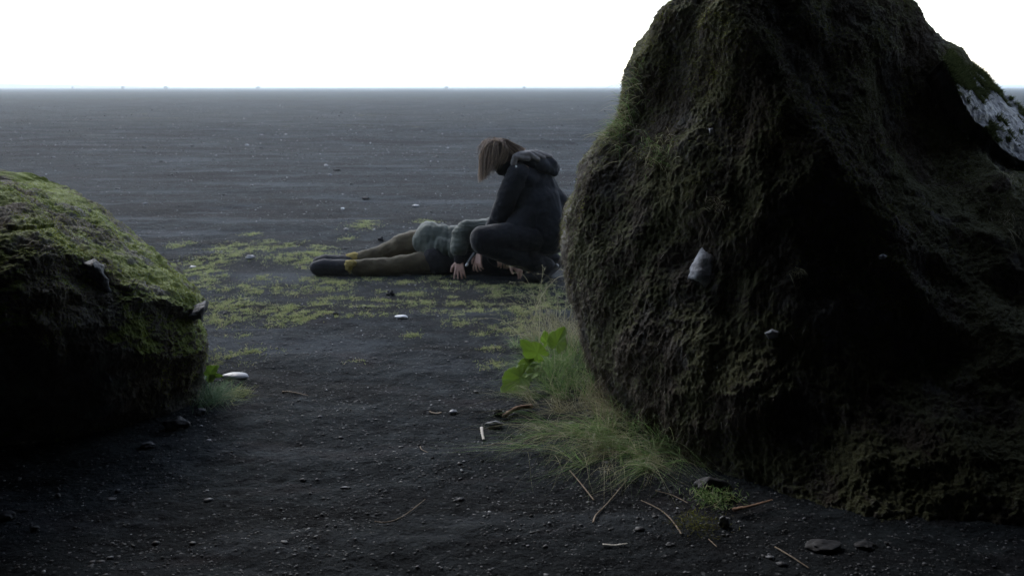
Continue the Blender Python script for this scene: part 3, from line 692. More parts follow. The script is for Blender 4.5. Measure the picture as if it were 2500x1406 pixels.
# ------------------------------------------------------------------ loose gravel
def stones_mesh(P, size, flat, nsub=1):
    """many irregular pebbles in one mesh; P centres"""
    import bmesh
    bm = bmesh.new(); bmesh.ops.create_icosphere(bm, subdivisions=nsub, radius=1.0)
    bv = np.array([v.co[:] for v in bm.verts]); bf = np.array([[v.index for v in f.verts] for f in bm.faces]); bm.free()
    n = len(P); k = len(bv)
    sc = size[:, None, None] * np.stack([rng.uniform(.7, 1.3, n), rng.uniform(.7, 1.3, n), flat], 1)[:, None, :]
    V = bv[None] * (1 + rng.normal(size=(n, k))[:, :, None] * 0.16) * sc
    a = rng.random(n) * 6.283; ca, sa = np.cos(a)[:, None], np.sin(a)[:, None]
    V = np.stack([V[..., 0] * ca - V[..., 1] * sa, V[..., 0] * sa + V[..., 1] * ca, V[..., 2]], -1) + P[:, None, :]
    Fq = bf[None] + (np.arange(n) * k)[:, None, None]
    return V.reshape(-1, 3), Fq.reshape(-1, 3)
def gravel():
    n = 150000
    Y = 3.0 * np.exp(rng.random(n) ** 1.0 * math.log(90 / 3.0)); X = rng.uniform(-0.62, 0.62, n) * Y
    clump = fbm(np.stack([X * 1.5, Y * 1.5, Y * 0], 1), 3); k = rng.random(n) < 0.35 + 1.2 * sm(clump, -0.3, 0.4); X, Y = X[k], Y[k]
    s = 0.0014 + 0.0062 * rng.random(len(X)) ** 4 + 0.0011 * np.clip(Y - 4, 0, 26) * rng.random(len(X)) ** 2
    big = rng.random(len(X)) < 0.012; s[big] *= 2.6
    Z = ground_h(X, Y); V, Fq = stones_mesh(np.stack([X, Y, Z + s * 0.1], 1), s, rng.uniform(.25, .7, len(X)), 1)
    tag(mesh_np('gravel', V, Fq, M['gravel'], smooth=False), kind='stuff', label='loose black basalt gravel strewn over the sand')
gravel()

# ------------------------------------------------------------------ low moss and grass film on the sand
PATCH = [(500, 640, 55, 9), (560, 626, 34, 7), (630, 610, 34, 9), (715, 632, 62, 9), (770, 636, 26, 6), (470, 660, 24, 5), (500, 690, 30, 14), (640, 712, 40, 7), (700, 748, 24, 6),
         (560, 745, 60, 16), (620, 755, 60, 12), (720, 772, 75, 12), (540, 780, 50, 16), (830, 728, 50, 5), (880, 750, 50, 4), (780, 742, 30, 6), (730, 716, 26, 6), (690, 790, 50, 8),
         (830, 690, 40, 6), (770, 684, 40, 6), (940, 732, 30, 4), (1000, 716, 50, 4), (1060, 758, 40, 7), (1110, 742, 40, 5), (1160, 744, 40, 7), (1170, 812, 16, 5), (1005, 818, 22, 7),
         (600, 855, 60, 9), (560, 875, 50, 12), (1205, 855, 28, 6), (1205, 890, 34, 10), (1290, 770, 50, 14), (1330, 720, 55, 14), (1260, 800, 60, 14), (1300, 700, 40, 6), (1190, 700, 36, 5),
         (615, 572, 18, 4), (885, 553, 30, 6), (848, 580, 16, 4), (1040, 540, 24, 3), (790, 608, 22, 4), (700, 600, 24, 4), (940, 770, 26, 4), (640, 680, 30, 5), (540, 705, 30, 6), (1120, 690, 40, 4), (980, 690, 30, 4),
         (900, 540, 18, 3), (650, 590, 20, 4), (1340, 750, 40, 12), (1090, 705, 40, 4), (1240, 755, 40, 6), (590, 700, 40, 6), (440, 600, 24, 6), (870, 775, 30, 4)]
def turf():
    Ps = []; extra = []
    for k in range(60):
        x = rng.uniform(440, 1390); y = 585 + 270 * rng.random() ** .9
        if x > 620 and y > 800 and x < 1180: continue
        w = rng.uniform(10, 44); extra.append((x, y, w, w * rng.uniform(.10, .26)))
    for (px, py, w, h) in PATCH + extra:
        c = gr(px, py); sx = w / FPX * c.y; sy = abs(gr(px, py - h).y - gr(px, py + h).y) / 2
        n = int(min(8000, 120 + 85000 * sx * sy)); q = rng.normal(size=(n, 2)) * 0.65
        P = np.stack([c.x + q[:, 0] * sx, c.y + q[:, 1] * sy], 1); Ps.append(P)
    n = 60000; Y = rng.uniform(5.6, 10.5, n); X = rng.uniform(-0.34, 0.06, n) * Y; m = fbm(np.stack([X * 1.6, Y * 1.1, Y * 0 + 4], 1), 3) > 0.30; Ps.append(np.stack([X[m], Y[m]], 1))
    P = np.concatenate(Ps); g = fbm(np.stack([P[:, 0] * 10, P[:, 1] * 6, P[:, 0] * 0], 1), 4, .7); P = P[rng.random(len(P)) < sm(g, -0.16, 0.16)]
    Z = ground_h(P[:, 0], P[:, 1]); P3 = np.stack([P[:, 0], P[:, 1], Z - .002], 1); k = len(P3)
    D = rng.normal(size=(k, 3)) * [.75, .75, .3] + [0, 0, .75]; D /= np.linalg.norm(D, axis=1)[:, None]
    V, Fq = blades(P3, D, rng.uniform(.008, .03, k), rng.uniform(.003, .006, k), 1, .1)
    tag(mesh_np('moss_film', V, Fq, M['turf'], smooth=False), kind='stuff', label='yellow-green patches of low moss and grass on the black sand')
turf()

# ------------------------------------------------------------------ grass
def grass_obj(name, roots, dirs, L, w, droop, mat, parent=None, seg=6, clampz=True):
    V, Fq = blades(roots, dirs, L, w, seg, droop)
    if clampz: gz = ground_h(V[:, 0], V[:, 1]) + .006; V[:, 2] = np.maximum(V[:, 2], gz + np.abs(V[:, 2] - gz) * .12 * (V[:, 2] < gz))
    return mesh_np(name, V, Fq, mat, parent)
def unit(a): return a / (np.linalg.norm(a, axis=1)[:, None] + 1e-9)
def grass_bank():
    # the bank at the left foot of the tall boulder
    spots = [((1490, 1070), .28, 480, .34, (-.7, -.45, .6), 'g'), ((1570, 1085), .20, 420, .34, (.1, -.8, .6), 'g'), ((1400, 1040), .20, 300, .30, (-.9, -.25, .6), 'g'),
             ((1490, 1010), .18, 420, .30, (-.4, -.4, 1.1), 'd'), ((1395, 950), .18, 620, .28, (-.4, -.2, 1.1), 'g'), ((1425, 880), .16, 560, .28, (-.2, -.1, 1.4), 'g'),
             ((1370, 840), .18, 620, .34, (-.15, -.1, 1.5), 'd'), ((1340, 980), .14, 200, .20, (-.7, -.1, .7), 'd'), ((1640, 1070), .10, 260, .30, (.5, -.6, .8), 'g'), ((1330, 920), .14, 420, .20, (-.3, 0, 1.1), 'g'),
             ((1310, 850), .16, 420, .15, (-.2, 0, 1), 'g'), ((1520, 1110), .20, 200, .26, (-.3, -.9, .4), 'd'), ((1380, 900), .16, 420, .24, (-.2, -.1, 1.3), 'g')]
    acc = {'g': [], 'd': []}
    for (p, r, n, Lm, dr, kd) in spots:
        n = int(n * 1.05); Lm = Lm * 1.35; c = gr(*p); nc = max(4, n // 26); cen = rng.normal(size=(nc, 2)) * r * .55; a = rng.integers(0, nc, n)
        q = cen[a] + rng.normal(size=(n, 2)) * .018
        P = np.stack([c.x + q[:, 0], c.y + q[:, 1] * 1.3, np.zeros(n)], 1); P[:, 2] = ground_h(P[:, 0], P[:, 1])
        tw = rng.normal(size=(nc, 3)) * [.6, .5, .35]
        D = np.array(dr)[None] + tw[a] + rng.normal(size=(n, 3)) * [.30, .30, .3]; D[:, 2] = np.abs(D[:, 2]) + .1; D = unit(D)
        L = Lm * rng.uniform(.3, 1.3, n); acc[kd].append((P, D, L))
    t = thing('grass_clump', gr(1450, 1100), 'sprawling clump of long green and straw-coloured grass at the foot of the tall boulder', 'grass')
    for kd, nm, mt in (('g', 'green_blades', 'grass_g'), ('d', 'dry_blades', 'grass_d')):
        P = np.concatenate([x[0] for x in acc[kd]]); D = np.concatenate([x[1] for x in acc[kd]]); L = np.concatenate([x[2] for x in acc[kd]])
        o = grass_obj(nm, P, D, L, rng.uniform(.0014, .0032, len(P)), .62, M[mt], t, 8); o['kind'] = 'stuff'
    # long thin straws reaching out over the sand
    n = 260; c = gr(1460, 1070); P = np.stack([c.x + rng.normal(size=n) * .16, c.y + rng.normal(size=n) * .16, np.full(n, .03)], 1)
    a = np.radians(rng.uniform(150, 285, n)); D = unit(np.stack([np.cos(a), np.sin(a), rng.uniform(.15, .7, n)], 1))
    o = grass_obj('straws', P, D, rng.uniform(.22, .50, n), rng.uniform(.0014, .0024, n), .55, M['grass_d'], t, 10); o['kind'] = 'stuff'
    # upright seed stems beside the boulder edge
    n = 70; cs = []
    for i in range(n):
        b = gr(rng.uniform(1290, 1405), rng.uniform(770, 920)); h = rng.uniform(.18, .42); lean = np.array([rng.normal() * .10 - .05, rng.normal() * .05, 0])
        b = np.array(b); cs.append(catmull(np.array([b, b + lean * .3 + [0, 0, h * .5], b + lean + [0, 0, h * .92], b + lean * 1.8 + [-.02, 0, h * .95]]), np.linspace(0, 3, 10)))
    o = ribbons('seed_stems', cs, M['grass_d'], t, .0035); o['kind'] = 'stuff'
    hv = []; P = np.array([c[-2] for c in cs]); D = unit(np.array([c[-1] - c[-4] for c in cs])); P = np.repeat(P, 9, 0) - np.repeat(D, 9, 0) * rng.uniform(0, .05, (len(P) * 9, 1)); D = unit(np.repeat(D, 9, 0) + rng.normal(size=P.shape) * .3)
    o = grass_obj('seed_heads', P, D, rng.uniform(.012, .022, len(P)), np.full(len(P), .003), .2, M['grass_d'], t, 2); o['kind'] = 'stuff'
grass_bank()

def left_tuft():
    t = thing('grass_clump', gr(510, 985), 'small blue-green grass tuft beside the flat oval stone at the left boulder', 'grass')
    n = 520; c = gr(515, 975); P = np.stack([c.x + rng.normal(size=n) * .035, c.y + rng.normal(size=n) * .07, np.full(n, .0)], 1)
    D = unit(np.array([.45, -.25, 1.0])[None] + rng.normal(size=(n, 3)) * [.40, .35, .25])
    o = grass_obj('green_blades', P, D, rng.uniform(.10, .32, n), rng.uniform(.0016, .0036, n), .75, M['grass_b'], t, 8); o['kind'] = 'stuff'
    n = 160; P = P[:n] + [.10, .06, 0]; D = unit(np.array([.6, 0, .6])[None] + rng.normal(size=(n, 3)) * [.5, .5, .2])
    o = grass_obj('yellow_blades', P, D, rng.uniform(.05, .16, n), rng.uniform(.002, .004, n), .45, M['turf'], t); o['kind'] = 'stuff'
left_tuft()

def rock_grass(name, px, py, n, L, dr, label, spread=(.06, .06), mats=('grass_g', 'grass_d')):
    """tuft rooted on the tall boulder's surface nearest to that direction"""
    d = np.array(ray(px, py)); d /= np.linalg.norm(d); o = np.array([0, 0, CAM_Z]); q = VR - o; tt = q @ d; dist = np.linalg.norm(q - tt[:, None] * d, axis=1)
    near = np.where(dist < 0.025)[0]; near = near if len(near) else np.array([np.argmin(dist)]); hit = VR[near[np.argmin(tt[near])]]
    t = thing(name, hit, label, 'grass')
    NRm = np.linalg.norm(VR - hit, axis=1); cand = np.where(NRm < max(spread) * 2.2)[0]; w = np.exp(-(((VR[cand] - hit)[:, 0] / spread[0]) ** 2 + ((VR[cand] - hit)[:, 2] / spread[1]) ** 2)); k = rng.choice(cand, n, p=w / w.sum())
    P = VR[k]
    for j, mt in enumerate(mats):
        s = slice(j * n // len(mats), (j + 1) * n // len(mats)); m = len(P[s])
        D = unit(np.array(dr)[None] + rng.normal(size=(m, 3)) * .5)
        P[s] += rng.normal(size=(m, 3)) * .006
        ob = grass_obj(('green_blades', 'dry_blades')[j if len(mats) > 1 else 1], P[s], D, rng.uniform(.3, 1.1, m) * L, rng.uniform(.0018, .0034, m), .45, M[mt], t, 5, False); ob['kind'] = 'stuff'
    return hit
rock_grass('grass_tuft', 1540, 210, 130, .16, (-.8, -.3, .6), 'wispy grass tuft on the left edge of the tall boulder at horizon height', (.05, .08))
rock_grass('grass_tuft', 1515, 300, 330, .15, (-.7, -.4, .4), 'thick drooping grass tuft on the left shoulder of the tall boulder, below the horizon', (.07, .10))
rock_grass('grass_tuft', 1590, 375, 260, .13, (-.1, -.6, .6), 'spiky green and dry grass tuft on the boulder face right of the drooping tuft', (.07, .06))
rock_grass('grass_tuft', 1955, 655, 60, .07, (0, -.8, .2), 'small dry star-shaped tuft on the dark boulder face right of the pale stone', (.02, .02), ('grass_d',))
rock_grass('grass_tuft', 2480, 530, 120, .12, (-.2, -.7, -.2), 'pale dry tuft on the boulder at the right edge of the frame', (.05, .07), ('grass_d',))
rock_grass('grass_tuft', 2480, 430, 60, .09, (-.3, -.7, .4), 'short dry tuft on the boulder under the bare wet slab', (.04, .03), ('grass_d',))
rock_grass('grass_tuft', 1740, 495, 60, .08, (0, -.7, .4), 'thin dry tuft on the boulder face above the pale stone', (.05, .03), ('grass_d',))

# broad-leaved plant --------------------------------------------------
def leaf_mesh(name, base, tip, nrm, width, mat, parent, lobes=5):
    """lobed, toothed blade: stalk end at base, cupped along the midrib and slightly wavy"""
    base, tip, nrm = Vector(base), Vector(tip), Vector(nrm); ax = tip - base; L = ax.length; ax.normalize(); s = ax.cross(nrm).normalized(); nn = s.cross(ax)
    na, nr = 96, 10; c = base + ax * L * .42; V = []; ph = rng.uniform(0, 6)
    for i in range(na):
        th = 2 * math.pi * i / na; r = 0.70 + 0.20 * math.cos(th) + 0.20 * abs(math.cos(2.5 * th)) ** .7 + 0.05 * ((i % 4) / 3.0 - .5) - 0.45 * math.exp(-((th - math.pi) / .28) ** 2)
        for j in range(nr + 1):
            q = j / nr * r; x = q * math.cos(th) * L * .56; y = q * math.sin(th) * width * .56
            z = .22 * abs(y) - .9 * (x * x) / L * .45 + .006 * math.sin(th * 5 + ph) * q + .004 * abs(math.sin(th * 8)) * q
            V.append(c + ax * x + s * y + nn * z)
    k = nr + 1; Fq = [(i * k + j, ((i + 1) % na) * k + j, ((i + 1) % na) * k + j + 1, i * k + j + 1) for i in range(na) for j in range(nr)]
    o = mesh_np(name, np.array([tuple(v) for v in V]), np.array(Fq), mat, parent); so = o.modifiers.new('t', 'SOLIDIFY'); so.thickness = .0008; return o
def plant(loc, leaves, label):
    t = thing('broad_leaf_plant', loc, label, 'plant')
    for (bx, by, tx, ty, w, Y, mt) in leaves:
        b, e = at(bx, by, Y + .02), at(tx, ty, Y - .05); leaf_mesh('leaf', b, e, (-.25 + rng.normal() * .2, -.8, .55 + rng.normal() * .2), w, M[mt], t)
        r = Vector(loc) + Vector((0, 0, .0)); ribbons('stem', [catmull(np.array([r, r * .5 + b * .5 + Vector((0, 0, .05)), b, b + (b - r) * .02]), np.linspace(0, 3, 9))], M['grass_g'], t, .005)
plant(gr(1345, 930), [(1300, 893, 1228, 962, .15, 5.12, 'leaf'), (1312, 880, 1262, 905, .085, 5.18, 'leaf'), (1338, 878, 1276, 838, .12, 5.22, 'leaf'), (1352, 862, 1372, 805, .12, 5.3, 'leaf'), (1338, 850, 1330, 812, .06, 5.36, 'leaf'), (1322, 900, 1285, 922, .07, 5.1, 'leaf')],
      'bright green broad-leaved plant in the grass against the tall boulder')
plant(gr(512, 950), [(500, 925, 527, 897, .075, 4.95, 'leaf'), (505, 930, 534, 915, .05, 4.93, 'leaf')], 'pale green broad leaves peeking out behind the tuft at the left boulder')

# ------------------------------------------------------------------ pale stone and bare slab in the tall boulder
def hit_right(px, py):
    d = np.array(ray(px, py)); d /= np.linalg.norm(d); q = VR - np.array([0, 0, CAM_Z]); tt = q @ d; dist = np.linalg.norm(q - tt[:, None] * d, axis=1)
    near = np.where(dist < 0.025)[0]; return Vector(VR[near[np.argmin(tt[near])]])
def chunk(name, outline, Yc, depth, mat, parent, seed, n=26, bulge=.5, face=(0, 0), facet=.02):
    """solid angular stone whose outline is traced and then given its own thickness"""
    c = np.mean(np.array(outline), 0); ang = np.linspace(0, 1, 30, endpoint=False); O = np.array(outline, float); seg = ang * len(O); i = np.floor(seg).astype(int); f = (seg - i)[:, None]
    E = O[i % len(O)] * (1 - f) + O[(i + 1) % len(O)] * f
    V = []; rows_ = [(0.0, -1), (.38, -1.0), (.78, -.85), (.98, -.35), (1.0, .1), (.6, .9), (0.0, 1)]
    for (r, dz) in rows_:
        for e in E:
            q = c + (e - c) * r; Y = Yc + dz * depth + face[0] * (q[0] - c[0]) + face[1] * (q[1] - c[1]); V.append(tuple(at(q[0], q[1], Y)))
    V = np.array(V); m = len(E); idx = np.arange(len(rows_) * m).reshape(-1, m); j = np.roll(idx, -1, 1)
    Fq = np.stack([idx[:-1], j[:-1], j[1:], idx[1:]], -1).reshape(-1, 4)
    P = V * 11 + seed; V = V + np.stack([perlin(P), perlin(P + 40), perlin(P + 80)], 1) * facet + np.stack([perlin(P * 4), perlin(P * 4 + 40), perlin(P * 4 + 80)], 1) * facet * .3
    return mesh_np(name, V, Fq, mat, parent, smooth=False)
h1 = hit_right(1720, 640)
chunk('embedded_stone', [(1722, 600), (1742, 612), (1752, 622), (1768, 634), (1755, 648), (1745, 662), (1743, 690), (1738, 720), (1722, 726), (1706, 708), (1688, 695), (1678, 672), (1682, 650), (1700, 632)], h1.y + .065, .09, M['pale'], rock_r, 5, face=(.0004, -.0006), facet=.034)
for (ol, sd) in (([(1865, 812), (1885, 803), (1903, 812), (1898, 826), (1875, 828)], 9), ([(2145, 625), (2158, 618), (2168, 624), (2160, 632), (2148, 632)], 14), ([(1730, 315), (1742, 312), (1745, 325), (1733, 328)], 19)):
    h = hit_right(*np.mean(np.array(ol), 0)); chunk('embedded_stone', ol, h.y + .01, .035, M['pale'], rock_r, sd, facet=.008)
def hit_left(px, py):
    d = np.array(ray(px, py)); d /= np.linalg.norm(d); q = VL - np.array([0, 0, CAM_Z]); tt = q @ d; dist = np.linalg.norm(q - tt[:, None] * d, axis=1)
    near = np.where(dist < 0.03)[0]; return Vector(VL[near[np.argmin(tt[near])]])
M['bare'] = m_simple('bare_grey_rock', (0.05, 0.052, 0.057), (0.13, 0.134, 0.145), 22, 0.7, 0.03, 24, 0.3)
for (ol, sd, fc) in (([(205, 640), (232, 630), (250, 655), (268, 690), (262, 722), (238, 700), (212, 672)], 31, (.0006, -.0005)), ([(448, 768), (470, 752), (505, 742), (508, 758), (496, 774), (470, 778)], 37, (.001, 0)), ([(250, 908), (268, 912), (276, 924), (258, 922)], 61, (0, 0))):
    try: hh = hit_left(*np.mean(np.array(ol), 0))
    except ValueError: continue
    chunk('bare_rock', ol, hh.y + .062, .075, M['bare'], rock_l, sd, face=fc, facet=.03)
def slab():
    lower = [(2300, 150), (2322, 200), (2347, 245), (2380, 295), (2418, 335), (2460, 368), (2510, 392), (2600, 430), (2800, 520)]
    upper = [(2322, 124), (2345, 138), (2369, 152), (2400, 172), (2442, 212), (2480, 250), (2530, 290), (2640, 350), (2880, 440)]
    n = len(lower); tt = np.linspace(0, n - 1, 150); Lc = catmull(np.array(lower, float), tt); Uc = catmull(np.array(upper, float), tt); m = 44; V = []
    for a in range(len(tt)):
        for b in range(m + 1):
            f = b / m; q = Lc[a] * (1 - f) + Uc[a] * f; Y = 5.08 + 0.62 * f - 0.10 * math.sin(f * math.pi) - 0.0006 * (q[0] - 2300) * 0
            V.append(tuple(at(q[0], q[1], Y)))
    V = np.array(V); top = V.copy(); P = V
    top += np.array([.15, -.45, .88]) * (0.018 * fbm(P * [6, 6, 6] + 3, 4) + .010 * ridged(P * 22, 3) + .05 * fbm(P * 2.2 + 9, 2))[:, None]
    bot = V + np.array([-.05, .22, -.16]); allv = np.concatenate([top, bot]); N0 = len(V); k = m + 1; na = len(tt)
    i = np.arange(N0).reshape(na, k); Ft = np.stack([i[:-1, :-1], i[1:, :-1], i[1:, 1:], i[:-1, 1:]], -1).reshape(-1, 4); Fb = Ft[:, ::-1] + N0; sides = []
    for e in (i[:, 0], i[::-1, -1], i[0, ::-1], i[-1, :]):
        sides.append(np.stack([e[:-1], e[1:], e[1:] + N0, e[:-1] + N0], -1)[:, ::-1])
    Fq = np.concatenate([Ft, Fb] + sides)[:, ::-1]
    o = mesh_np('bare_slab', allv, Fq, M['slab'], rock_r); o.data.materials.append(M['rock_r']); mi = np.ones(len(o.data.polygons), dtype=np.int32); mi[:len(Ft)] = 0; o.data.polygons.foreach_set('material_index', mi); o['label'] = 'bare wet grey slab catching the sky light'
    VT = top.astype(float)
    def mk(P, N):
        w = 1 - sm(P[:, 2], 1.45, 1.85)
        return sm(1.2 * fbm(P * 8.5 + 12, 4, .6) - .85 * w + .62, -.02, .10)
    moss('slab_moss', VT, Ft, 130000, mk, M['moss_s'], o, .010, .040, .005, .1, .9)
slab()

# ------------------------------------------------------------------ single stones, sticks and straws on the sand
def stone(px, py, w, h, dpt, mat, label, seed, sub=4, rough=.12, group=None, rot=0, nz=1.0):
    import bmesh
    c = gr(px, py + h * .35); sx = w / 2 / FPX * c.y; sz = max(h / 2 / FPX * c.y * nz, .004)
    bm = bmesh.new(); bmesh.ops.create_icosphere(bm, subdivisions=sub, radius=1); v = np.array([q.co[:] for q in bm.verts]); f = np.array([[a.index for a in q.verts] for q in bm.faces]); bm.free()
    d = 1 + rough * perlin(v * 1.3 + seed) * 1.5 + rough * .5 * perlin(v * 4 + seed); v = v * d[:, None] * [sx, sx * dpt, sz]
    ca, sa = math.cos(rot), math.sin(rot); v = np.stack([v[:, 0] * ca - v[:, 1] * sa, v[:, 0] * sa + v[:, 1] * ca, v[:, 2]], 1)
    o = mesh_np('stone', v, f, mat, smooth=rough < .2); o.location = (c.x, c.y, gh(c.x, c.y) + sz * .6)
    return tag(o, label, 'stone', group)
M['st_grey'] = m_simple('grey_pebble', (0.16, 0.167, 0.185), (0.27, 0.28, 0.31), 8, 0.45, 0.002, 60, .5)
M['st_white'] = m_simple('white_pebble', (0.5, 0.52, 0.56), (0.66, 0.68, 0.72), 12, 0.5, 0.001, 60, .5)
M['st_mid'] = m_simple('basalt_stone', (0.055, 0.057, 0.064), (0.11, 0.115, 0.125), 14, 0.65, 0.004, 50, .4)
M['st_dark'] = m_simple('black_stone', (0.014, 0.014, 0.017), (0.026, 0.026, 0.03), 14, 0.7, 0.004, 50, .3)
M['wood'] = m_simple('dry_wood', (0.20, 0.155, 0.11), (0.34, 0.28, 0.22), 40, 0.8, 0.002, 90, .2)
M['bone'] = m_simple('bleached_wood', (0.45, 0.42, 0.37), (0.60, 0.57, 0.52), 40, 0.7, 0.002, 90, .3)
M['rust'] = m_simple('brown_wood', (0.16, 0.095, 0.065), (0.24, 0.15, 0.10), 40, 0.8, 0.002, 90, .2)
stone(575, 915, 68, 20, .62, M['st_grey'], 'smooth flat oval grey stone beside the left boulder', 2, rough=.05)
stone(980, 775, 32, 10, .6, M['st_white'], 'small flat white stone in the middle of the sand', 5, rough=.10)
stone(953, 713, 22, 15, .9, M['st_dark'], 'black angular stone on the sand just below the legs of the one lying down', 8, rough=.35)
stone(612, 632, 20, 10, .8, M['st_grey'], 'small pale grey stone amid the yellow moss left of the boots', 11, rough=.25)
stone(471, 651, 16, 6, .8, M['st_grey'], 'flat grey pebble in the moss just right of the left boulder top', 14, rough=.25)
stone(1205, 1032, 40, 20, .7, M['st_mid'], 'knobbly dark grey stone at the tip of the stick by the grass', 17, rough=.3)
stone(1215, 1008, 24, 18, .8, M['st_dark'], 'black lump behind the knobbly dark grey stone', 20, rough=.3)
stone(1106, 1008, 20, 11, .8, M['st_grey'], 'flat squarish pale stone, right one of the pair in front of the grass', 23, rough=.2, rot=.5)
stone(843, 1179, 26, 9, .6, M['st_mid'], 'flat grey flake alone on the dark sand in the lower middle', 26, rough=.25)
stone(930, 583, 14, 13, .8, M['st_dark'], 'black lump just behind the khaki leg', 29, rough=.3)
stone(893, 484, 20, 8, .7, M['st_dark'], 'dark flat stone alone out on the plain above the legs', 32, rough=.3)
stone(822, 416, 16, 6, .7, M['st_dark'], 'small dark stone farther out on the plain, left of the bowed head', 35, rough=.3)
stone(1016, 500, 16, 6, .8, M['st_grey'], 'small pale stone on the plain above the parka', 38, rough=.2)
stone(837, 509, 9, 5, .8, M['st_white'], 'tiny white stone on the plain above the boots', 41, rough=.2)
stone(1767, 1268, 28, 38, .9, M['st_mid'], 'upright bluish grey stone at the foot of the tall boulder beside the brown stick', 44, rough=.2)
stone(1735, 1180, 90, 60, .8, M['st_dark'], 'rough dark rock half buried at the foot of the tall boulder', 47, rough=.3)
stone(2010, 1326, 80, 22, .8, M['st_dark'], 'rounded dark rock against the base of the tall boulder at lower right', 50, rough=.25)
stone(2110, 1326, 50, 14, .8, M['st_dark'], 'smaller dark rock right of the rounded one at the boulder base', 53, rough=.25)
stone(1635, 1328, 22, 10, .8, M['st_mid'], 'small grey flake near the bottom right of the pale wood chip', 56, rough=.25)
stone(490, 1003, 26, 16, .8, M['st_mid'], 'dark shiny stone under the left grass tuft', 59, rough=.25)
stone(362, 1085, 34, 14, .8, M['st_mid'], 'grey flat stone in the dark at the left boulder foot', 62, rough=.25)
stone(15, 1255, 50, 24, .8, M['st_dark'], 'dark stone cut by the left edge of the frame at the bottom', 65, rough=.2)
stone(430, 1030, 60, 34, .8, M['st_dark'], 'brown-black clod under the right end of the left boulder', 68, rough=.3)
stone(270, 1215, 24, 7, .7, M['st_mid'], 'thin grey flake on the dark sand at lower left', 71, rough=.25)
stone(740, 1163, 16, 7, .7, M['st_mid'], 'small grey chip left of the flat flake in the lower middle', 74, rough=.25)
stone(820, 770, 14, 9, .8, M['st_dark'], 'black pebble in the moss left of the white stone', 77, rough=.3)

def stick(pts, r0, r1, mat, label, name='stick', cat='stick', z=.008, flat=1.0):
    P = np.array([tuple(gr(*p) + Vector((0, 0, z))) for p in pts]); P[:, 2] += ground_h(P[:, 0], P[:, 1]) ; k = 24; C_ = catmull(P, np.linspace(0, len(P) - 1, k)); d = unit(np.gradient(C_, axis=0)); s = unit(np.cross(d, [0, 0, 1.0])); u = np.cross(s, d)
    V = []; m = 8; wob = rng.uniform(.75, 1.25, (k, m))
    for i in range(k):
        r = r0 + (r1 - r0) * i / (k - 1)
        for j in range(m): a = 2 * math.pi * j / m; V.append(C_[i] + (s[i] * math.cos(a) + u[i] * math.sin(a) * flat) * r * wob[i, j])
    Fq = [(i * m + j, i * m + (j + 1) % m, (i + 1) * m + (j + 1) % m, (i + 1) * m + j) for i in range(k - 1) for j in range(m)]
    b = len(V); V += [C_[0], C_[-1]]; o = [(b, (j + 1) % m, j, j) for j in range(m)]
    me_V = np.array(V); Fq3 = []
    for f in Fq: Fq3 += [(f[0], f[1], f[2]), (f[0], f[2], f[3])]
    for j in range(m): Fq3 += [(b, (j + 1) % m, j), (b + 1, (k - 1) * m + j, (k - 1) * m + (j + 1) % m)]
    return tag(mesh_np(name, me_V, np.array(Fq3), mat), label, cat)
stick([(1790, 1258), (1840, 1246), (1885, 1234)], .011, .004, M['rust'], 'reddish brown stick lying at the foot of the tall boulder', z=.03, flat=.5)
stick([(1472, 1337), (1500, 1336), (1532, 1334)], .008, .003, M['bone'], 'pale splintered wood chip at the bottom of the frame', 'wood_chip', 'wood chip', flat=.4)
stick([(1176, 1046), (1177, 1060), (1181, 1075)], .008, .006, M['bone'], 'short bleached stick standing out below the knobbly dark stone', flat=.6)
stick([(1230, 1022), (1262, 1008), (1300, 1003)], .011, .012, M['rust'], 'brown stick poking out of the straw toward the knobbly stone', z=.02)
stick([(1048, 1007), (1062, 1010), (1078, 1012)], .006, .007, M['wood'], 'small tan wood piece, left one of the pair in front of the grass', 'wood_chip', 'wood chip', flat=.5)
stick([(690, 956), (710, 958), (752, 966)], .007, .002, M['wood'], 'thin tan twig on the sand right of the left grass tuft', 'twig', 'twig')
stick([(915, 1273), (945, 1274), (985, 1256), (1038, 1215)], .003, .0014, M['wood'], 'long bent straw on the dark sand in the lower middle', 'straw', 'straw')
stick([(1026, 1093), (1030, 1103), (1045, 1112)], .0025, .0014, M['wood'], 'short curved straw left of the grass clump', 'straw', 'straw')
stick([(1391, 1150), (1420, 1185), (1450, 1222)], .0022, .003, M['wood'], 'straight straw running out from the front of the grass clump', 'straw', 'straw')
stick([(1448, 1283), (1455, 1262), (1480, 1235), (1530, 1175)], .004, .0016, M['wood'], 'forked-looking straw with a seed head in front of the clump', 'straw', 'straw')
stick([(1565, 1222), (1610, 1248), (1640, 1275), (1664, 1308)], .0016, .003, M['wood'], 'long curving straw toward the mossy clod at the bottom right', 'straw', 'straw')
stick([(1892, 1338), (1930, 1366), (1975, 1395)], .0028, .0018, M['wood'], 'straight straw on the dark sand at the lower right', 'straw', 'straw')
stick([(1600, 1196), (1640, 1205), (1680, 1228)], .0016, .0016, M['wood'], 'faint straw between the grass clump and the half buried rock', 'straw', 'straw')
stick([(1730, 1318), (1740, 1330), (1750, 1341)], .002, .0016, M['wood'], 'tiny straw under the mossy clod', 'straw', 'straw')

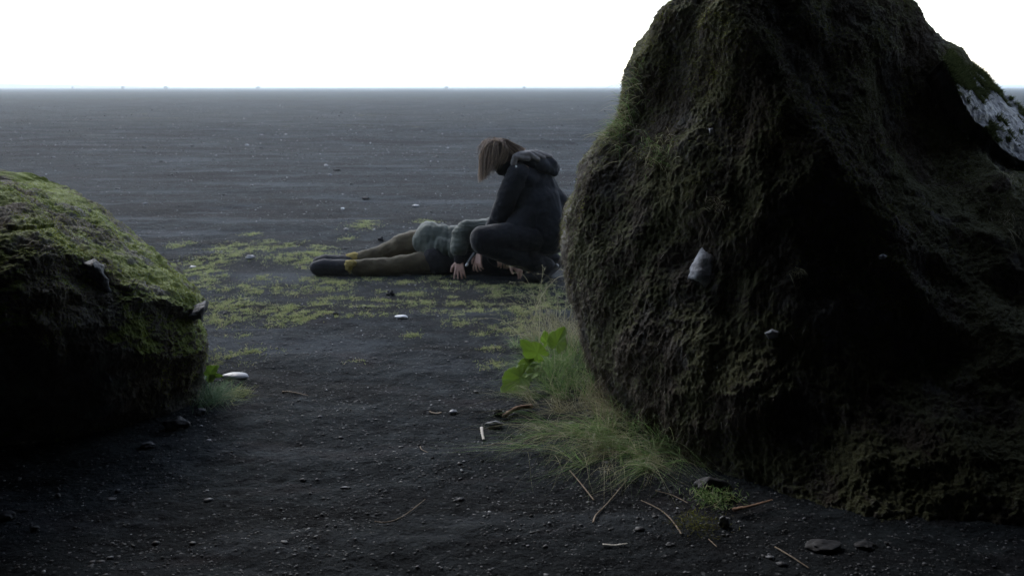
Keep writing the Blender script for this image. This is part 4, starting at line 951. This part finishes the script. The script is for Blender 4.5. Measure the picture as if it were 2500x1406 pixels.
def clod():
    t = thing('moss_clod', gr(1700, 1285), 'small clod with bright green moss and dry stalks at the foot of the tall boulder', 'plant')
    n = 420; c = gr(1700, 1292); P = np.stack([c.x + rng.normal(size=n) * .045, c.y + rng.normal(size=n) * .05, rng.uniform(0, .05, n)], 1); D = unit(rng.normal(size=(n, 3)) * .6 + [0, -.1, .7])
    o = grass_obj('moss', P, D, rng.uniform(.01, .03, n), rng.uniform(.003, .005, n), .2, M['moss_r'], t, 1); o['kind'] = 'stuff'
    n = 500; c = gr(1745, 1225); P = np.stack([c.x + rng.normal(size=n) * .05, c.y + rng.normal(size=n) * .05, rng.uniform(0, .05, n)], 1); D = unit(rng.normal(size=(n, 3)) * .6 + [0, -.1, .7])
    o = grass_obj('green_blades', P, D, rng.uniform(.02, .05, n), rng.uniform(.002, .004, n), .4, M['grass_g'], t, 3); o['kind'] = 'stuff'
clod()

# far specks standing on the horizon
for (px, w, h, lab) in ((405, 10, 4, 'largest dark boulder on the left horizon'), (300, 8, 3, 'small dark boulder on the horizon left of the largest'), (177, 6, 2, 'faint leftmost boulder on the horizon'), (1090, 10, 2, 'faint low boulder on the horizon above the bowed head'), (1280, 8, 1.6, 'faint low boulder on the horizon nearest the tall boulder'), (630, 12, 1.5, 'faint wide boulder on the middle horizon')):
    import bmesh
    Y = 900; bm = bmesh.new(); bmesh.ops.create_icosphere(bm, subdivisions=3, radius=1); v = np.array([q.co[:] for q in bm.verts]); f = np.array([[a.index for a in q.verts] for q in bm.faces]); bm.free()
    v = v * (1 + .25 * perlin(v * 1.5 + px))[:, None] * [w / 2 / FPX * Y, w / 2 / FPX * Y, h / FPX * Y + 1.4]
    o = mesh_np('boulder', v, f, M['shade_cave']); o.location = (at(px, 213, Y).x, Y, .2); tag(o, lab, 'boulder')
# ------------------------------------------------------------------ haze
def haze():
    x0, x1, y0, y1, z0, z1 = -16000, 16000, -40, 7400, -1.5, 7.6
    V = [(x, y, z) for z in (z0, z1) for y in (y0, y1) for x in (x0, x1)]
    Fq = [(0, 2, 3, 1), (4, 5, 7, 6), (0, 1, 5, 4), (2, 6, 7, 3), (0, 4, 6, 2), (1, 3, 7, 5)]
    m = bpy.data.materials.new('haze_air'); m.use_nodes = True; t = m.node_tree; t.nodes.clear()
    o = t.nodes.new('ShaderNodeOutputMaterial'); v = t.nodes.new('ShaderNodeVolumePrincipled')
    v.inputs['Color'].default_value = (0.82, 0.92, 1.0, 1); v.inputs['Density'].default_value = 0.0007; v.inputs['Anisotropy'].default_value = 0.45
    t.links.new(v.outputs[0], o.inputs['Volume'])
    tag(mesh_np('haze', V, Fq, m, smooth=False), kind='stuff', label='pale bluish haze over the black plain')
haze()
